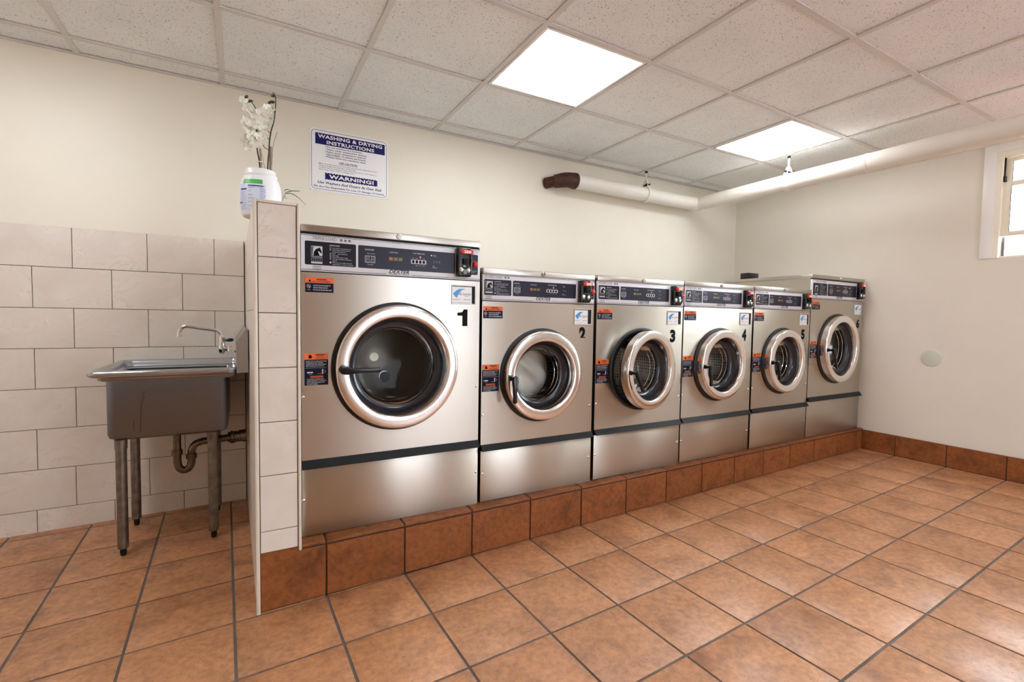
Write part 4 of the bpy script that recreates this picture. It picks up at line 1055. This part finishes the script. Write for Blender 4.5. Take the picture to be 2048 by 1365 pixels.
# ================================================================== PIPE RUN
def build_pipe():
    t = thing('insulated_pipe', 'white painted insulated pipe hung below the ceiling with a rusty iron elbow', 'pipe', (2.5, 1.13, 2.13))
    ox, oy, oz = t.location
    P = lambda x, y, z: (x-ox, y-oy, z-oz)
    r = .057; yp, zp = 1.135, 2.132
    # back run
    q = MB(); pts = [P(1.965+(3.285-1.965)*k/8, yp, zp+.002*math.sin(k*1.7)) for k in range(9)]
    q.tube(pts, [r+.001*math.sin(k*2.3) for k in range(9)], 36); q.build('back_run', M['pipe_white'], t)
    q = MB(); q.tube([P(3.270, yp, zp), P(3.300, yp, zp), P(3.322, yp-.006, zp), P(3.333, yp-.022, zp), P(3.334, yp-.05, zp)], [r+.002, r+.003, r+.003, r+.003, r+.002], 36); q.build('corner_joint', M['pipe_white'], t)
    q = MB(); q.tube([P(3.330, 1.09, zp), P(3.330, .9, zp), P(3.331, .5, zp), P(3.333, .1, zp+.002), P(3.336, -.225, zp)], [r, r, r+.001, r, r+.001], 36); q.build('side_run', M['pipe_white'], t)
    q = MB(); pts = [P(3.337, -.215, zp), P(3.338, -.23, zp), P(3.338, -.24, zp)]
    q.tube(pts, [r+.004, r+.005, r+.003], 36); q.tube([P(3.338, -.24, zp), P(3.34, -.6, zp+.002), P(3.345, -1.0, zp), P(3.345, -2.0, zp), P(3.345, YF+.002, zp)], [r+.002, r+.003, r+.002, r, r], 36); q.build('side_run', M['pipe_white'], t)
    # thin tube clipped under the side run
    q = MB(); q.tube([P(3.338+.03, .85, zp-.056), P(3.34+.03, -.2, zp-.057), P(3.345+.03, -1.2, zp-.060), P(3.345+.03, YF+.002, zp-.060)], .004, 8); q.build('seam_bead', M['pipe_white'], t)
    # elbow into the wall
    q = MB(); q.tube([P(1.965, yp, zp), P(1.945, yp, zp)], .061, 28)
    q.tube([P(1.952, yp, zp), P(1.925, yp, zp), P(1.895, yp, zp-.001), P(1.868, yp+.008, zp-.004), P(1.845, yp+.024, zp-.007), P(1.826, yp+.040, zp-.010), P(1.805, yp+.055, zp-.012)], [.058, .058, .055, .055, .053, .050, .048], 28)
    q.tube([P(1.815, yp+.05, zp-.010), P(1.77, YW+.001, zp-.016)], .041, 24)
    tag(q.build('elbow', M['rust'], t), 'rusty dark brown iron elbow')
    for hx, hy, along in ((2.70, yp, 'x'), (3.333, .30, 'y')):
        q = MB(); q.tube([P(hx, hy, H-.001), P(hx, hy, zp+r+.045)], .0075, 10)
        hg = q.build('hanger_rod', M['pipe_white'], t)
        q = MB(); q.tube([P(hx, hy, H-.001), P(hx, hy, H-.018)], .011, 10); q.build('rod_cap', M['iron'], hg)
        q = MB()
        # clevis: strap rising from the pipe to a point, bolt across
        for s_ in (-1, 1):
            if along == 'x': A = [P(hx-.017, hy+s_*.045, zp+.034), P(hx+.017, hy+s_*.045, zp+.034), P(hx+.008, hy+s_*.010, zp+r+.055), P(hx-.008, hy+s_*.010, zp+r+.055)]; dv = (0, s_*.003, .001)
            else: A = [P(hx+s_*.045, hy-.017, zp+.034), P(hx+s_*.045, hy+.017, zp+.034), P(hx+s_*.010, hy+.008, zp+r+.055), P(hx+s_*.010, hy-.008, zp+r+.055)]; dv = (s_*.003, 0, .001)
            q.prism(A, dv)
        if along == 'x': q.box(P(hx-.008, hy-.010, zp+r+.052), P(hx+.008, hy+.010, zp+r+.057)); q.lathe([(r+.002, -.019), (r+.007, -.019), (r+.007, .019), (r+.002, .019)], P(hx, hy, zp), 'x', 36)
        else: q.box(P(hx-.010, hy-.008, zp+r+.052), P(hx+.010, hy+.008, zp+r+.057)); q.lathe([(r+.002, -.019), (r+.006, -.019), (r+.006, .019), (r+.002, .019)], P(hx, hy, zp), 'y', 36)
        q.build('clevis', M['pipe_white'], hg)
        q = MB()
        if along == 'x': q.tube([P(hx-.002, hy-.05, zp+r+.018), P(hx-.002, hy+.05, zp+r+.018)], .006, 8); q.tube([P(hx-.03, hy-.015, zp+r+.010), P(hx-.012, hy-.02, zp+r+.024), P(hx, hy-.02, zp+r+.03)], .006, 8)
        else: q.tube([P(hx-.05, hy, zp+r+.018), P(hx+.05, hy, zp+r+.018)], .006, 8); q.sphere(P(hx-.045, hy-.005, zp+r+.016), .010, 10, 6)
        q.build('bolt', M['iron'], hg)
build_pipe()

# ================================================================== BOTTLE WITH ORCHID ON THE PARTITION
BY = .40
def build_bottle():
    zb = PT+.0045
    t = thing('detergent_tub', 'white plastic detergent tub with a pale blue label on top of the partition', 'tub', (-.2, BY, zb))
    prof = [(.0001, 0), (.060, 0), (.066, .003), (.071, .012), (.076, .035), (.0795, .070), (.079, .105), (.075, .135), (.067, .160), (.0615, .168), (.0625, .171), (.0625, .177), (.059, .179), (.0575, .183), (.0565, .196), (.054, .199), (.050, .196), (.050, .180), (.066, .150), (.070, .10), (.066, .02), (.0001, .014)]
    q = MB(); q.lathe(prof, (0, 0, 0), 'z', 56, sy=.85); body = q.build('tub_body', M['bottle'], t)
    # label wraps the front-left of the body
    def rad(z):
        for (r0, z0), (r1, z1) in zip(prof[2:10], prof[3:11]):
            if z0 <= z <= z1: return r0+(r1-r0)*(z-z0)/(z1-z0)
        return .07
    def patch(a0, a1, z0, z1, m, off, name, parent, na=14, nz=8):
        vs = []; fs = []
        for j in range(nz+1):
            z = z0+(z1-z0)*j/nz; r = rad(z)+off
            for i in range(na+1):
                a = math.radians(a0+(a1-a0)*i/na); vs.append((r*math.cos(a), .85*r*math.sin(a), z))
        for j in range(nz):
            for i in range(na): k = j*(na+1)+i; fs.append((k, k+1, k+na+2, k+na+1))
        q = MB(); q.add(vs, fs, True); return q.build(name, m, parent, fix=False)
    lb = patch(192, 282, .022, .128, M['bottle_label'], .0006, 'paper_label', body)
    patch(213, 274, .130, .148, M['green'], .0008, 'green_band', lb, 10, 3)
    patch(232, 276, .1185, .1225, M['ink_blue'], .0012, 'label_heading', lb, 10, 1)
    patch(206, 229, .1035, .1085, M['ink_blue'], .0012, 'label_heading', lb, 6, 1)
    patch(198, 212, .050, .0555, M['maroon'], .0012, 'label_heading', lb, 4, 1)
    for k in range(12):
        z = .112-.0072*k
        patch(266, 280 if k % 3 else 276, z, z+.0022, M['pale_print'], .0011, 'label_print', lb, 3, 1)
        if k % 2 == 0: patch(234, 252-(k % 3)*4, z, z+.0016, M['pale_print'], .0011, 'label_print', lb, 3, 1)
        if k > 1: patch(204, 228-(k % 4)*2, z-.004, z-.0028, M['pale_print'], .0011, 'label_print', lb, 3, 1)
    return t
build_bottle()

def petal(L, W, curl, n=6, m=4):
    vs = []; fs = []
    for i in range(n+1):
        u = i/n; w = W*math.sin(PI*min(1, u*.93+.07))**.7
        for j in range(m+1):
            v = j/m*2-1
            vs.append(Vector((u*L, v*w, curl*L*u*u+.18*w*(v*v)*(1 if curl > 0 else -1)+.04*L*math.sin(7*u+3*v))))
    for i in range(n):
        for j in range(m): k = i*(m+1)+j; fs.append((k, k+1, k+m+2, k+m+1))
    return vs, fs
def build_orchid():
    zb = PT+.0045
    t = thing('artificial_orchid', 'artificial white orchid with two stems standing in the detergent tub', 'flower', (-.2, BY, zb+.016))
    ox, oy, oz = t.location; P = lambda x, z, y=BY: (x-ox, y-oy, z-oz)
    sR = [P(-.176, zb+.017), P(-.173, 1.686), P(-.168, 1.75), P(-.166, 1.792), P(-.159, 1.842), P(-.149, 1.88), P(-.144, 1.92), P(-.141, 1.965), P(-.143, 1.990), P(-.153, 2.002)]
    sL = [P(-.196, zb+.017, BY+.02), P(-.202, 1.689, BY+.01), P(-.211, 1.75, BY), P(-.214, 1.82, BY-.01), P(-.210, 1.87, BY-.02), P(-.213, 1.905, BY-.02), P(-.227, 1.932, BY-.02), P(-.244, 1.946, BY-.02), P(-.258, 1.952, BY-.02)]
    for pts, rr_ in ((sR, .0032), (sL, .003)):
        pts = smooth(pts, 4); MB().tube(pts, [rr_*(1-.5*k/len(pts)) for k in range(len(pts))], 8).build('stem', M['stem'], t)
    for pts, r_ in (([P(-.163, zb+.017, BY+.01), P(-.161, 1.779, BY+.01)], .0055), ([P(-.190, zb+.017, BY), P(-.200, 1.76, BY)], .0042)):
        MB().tube(pts, r_, 10).build('cane', M['cane'], t)
    MB().tube([P(-.183, 1.68), P(-.196, 1.745), P(-.203, 1.772), P(-.199, 1.762)], .0011, 6).build('wire', M['cane'], t)
    MB().tube([P(-.158, 1.70), P(-.153, 1.777), P(-.144, 1.816), P(-.136, 1.841)], .0009, 6).build('wire', M['stem'], t)
    q = MB(); q.lathe([(.011, -.002), (.012, 0), (.011, .002)], P(-.200, 1.705), 'z', 14); q.build('tie', M['petal'], t)
    # side twigs
    for a, b, c in (((-.168, 1.760), (-.184, 1.768), (-.196, 1.785)), ((-.166, 1.803), (-.174, 1.812), (-.182, 1.822)), ((-.160, 1.828), (-.170, 1.838), (-.182, 1.850)), ((-.149, 1.882), (-.158, 1.892), (-.168, 1.899)), ((-.144, 1.918), (-.150, 1.928), (-.155, 1.942))):
        MB().tube([P(*a), P(*b), P(*c)], .0014, 6).build('twig', M['stem'], t)
    for bx, bz, r_, ang in ((-.249, 1.960, .0075, .5), (-.260, 1.950, .0060, -.4), (-.235, 1.944, .0095, .9), (-.150, 1.988, .0072, 1.2), (-.154, 1.962, .0085, 1.4), (-.164, 1.957, .0075, .6)):
        q = MB(); q.sphere((0, 0, 0), r_, 12, 8, (.75, .75, 1.25)); o = q.build('bud', M['bud'], t, P(bx, bz), (0, ang, 0))
    rnd = random.Random(4)
    heads = [(-.258, 1.932, .022), (-.246, 1.905, .024), (-.232, 1.924, .020), (-.232, 1.888, .026), (-.176, 1.920, .034), (-.160, 1.905, .024), (-.196, 1.888, .034), (-.170, 1.872, .028), (-.186, 1.862, .026),
             (-.248, 1.850, .026), (-.226, 1.862, .030), (-.208, 1.848, .032), (-.246, 1.826, .024), (-.222, 1.822, .030), (-.190, 1.832, .026), (-.232, 1.795, .028), (-.208, 1.795, .028), (-.254, 1.787, .022), (-.216, 1.775, .026), (-.246, 1.760, .022), (-.188, 1.815, .020)]
    for k, (hx, hz, s) in enumerate(heads):
        q = MB(); c = Vector(P(hx, hz, BY-.02+rnd.uniform(-.02, .02)))
        face = Matrix.Rotation(rnd.uniform(-.7, .7), 3, 'Z') @ Matrix.Rotation(rnd.uniform(-.7, .5), 3, 'X')
        spin = rnd.uniform(0, 2*PI)
        for p in range(5):
            vs, fs = petal(s*(1.0 if p % 2 else .92), s*(.52 if p in (1, 4) else .30), rnd.uniform(-.5, .3))
            a = spin+2*PI*p/5+rnd.uniform(-.15, .15)
            R = face @ Matrix.Rotation(PI/2, 3, 'X') @ Matrix.Rotation(a, 3, 'Z') @ Matrix.Rotation(rnd.uniform(-.4, .2), 3, 'Y')
            q.add([c+R @ v for v in vs], fs, True)
        fl = q.build('blossom', M['petal'], t, fix=False)
        q = MB(); q.sphere(c+face @ Vector((0, -.004, 0)), s*.075, 8, 6, (1, 1, 1.2)); q.build('blossom_centre', M['lip'], fl)
build_orchid()
def build_grass():
    zb = PT+.0035
    t = thing('artificial_grass_tuft', 'few thin green grass blades arching out beside the detergent tub', 'plant', (-.112, .47, zb))
    ox, oy, oz = t.location
    for pts in ([(-.119, 1.56), (-.105, 1.590), (-.088, 1.594), (-.068, 1.588), (-.048, 1.575), (-.024, 1.552)], [(-.117, 1.57), (-.104, 1.595), (-.082, 1.604), (-.062, 1.607), (-.048, 1.609)], [(-.118, 1.58), (-.110, 1.603), (-.098, 1.609), (-.083, 1.606)], [(-.115, 1.565), (-.108, 1.577), (-.100, 1.568)]):
        P = [Vector((ox-ox, .0, .0))]+[Vector((a-ox, .41-oy, b-oz)) for a, b in pts]
        P[0] = Vector((0, 0, 0)); P.insert(1, Vector((-.010, -.03, .05)))
        n = len(P); vs = []; fs = []
        for i, p in enumerate(P):
            w = .0044*math.sin(PI*(.12+.88*(1-i/(n-1))))
            vs += [p+Vector((0, -w, w*.5)), p+Vector((0, 0, -.0004)), p+Vector((0, w, w*.5))]
        for i in range(n-1):
            for j in range(2): k = i*3+j; fs.append((k, k+1, k+4, k+3))
        MB().add(vs, fs, True).build('blade', M['leaf'], t, fix=False)
build_grass()
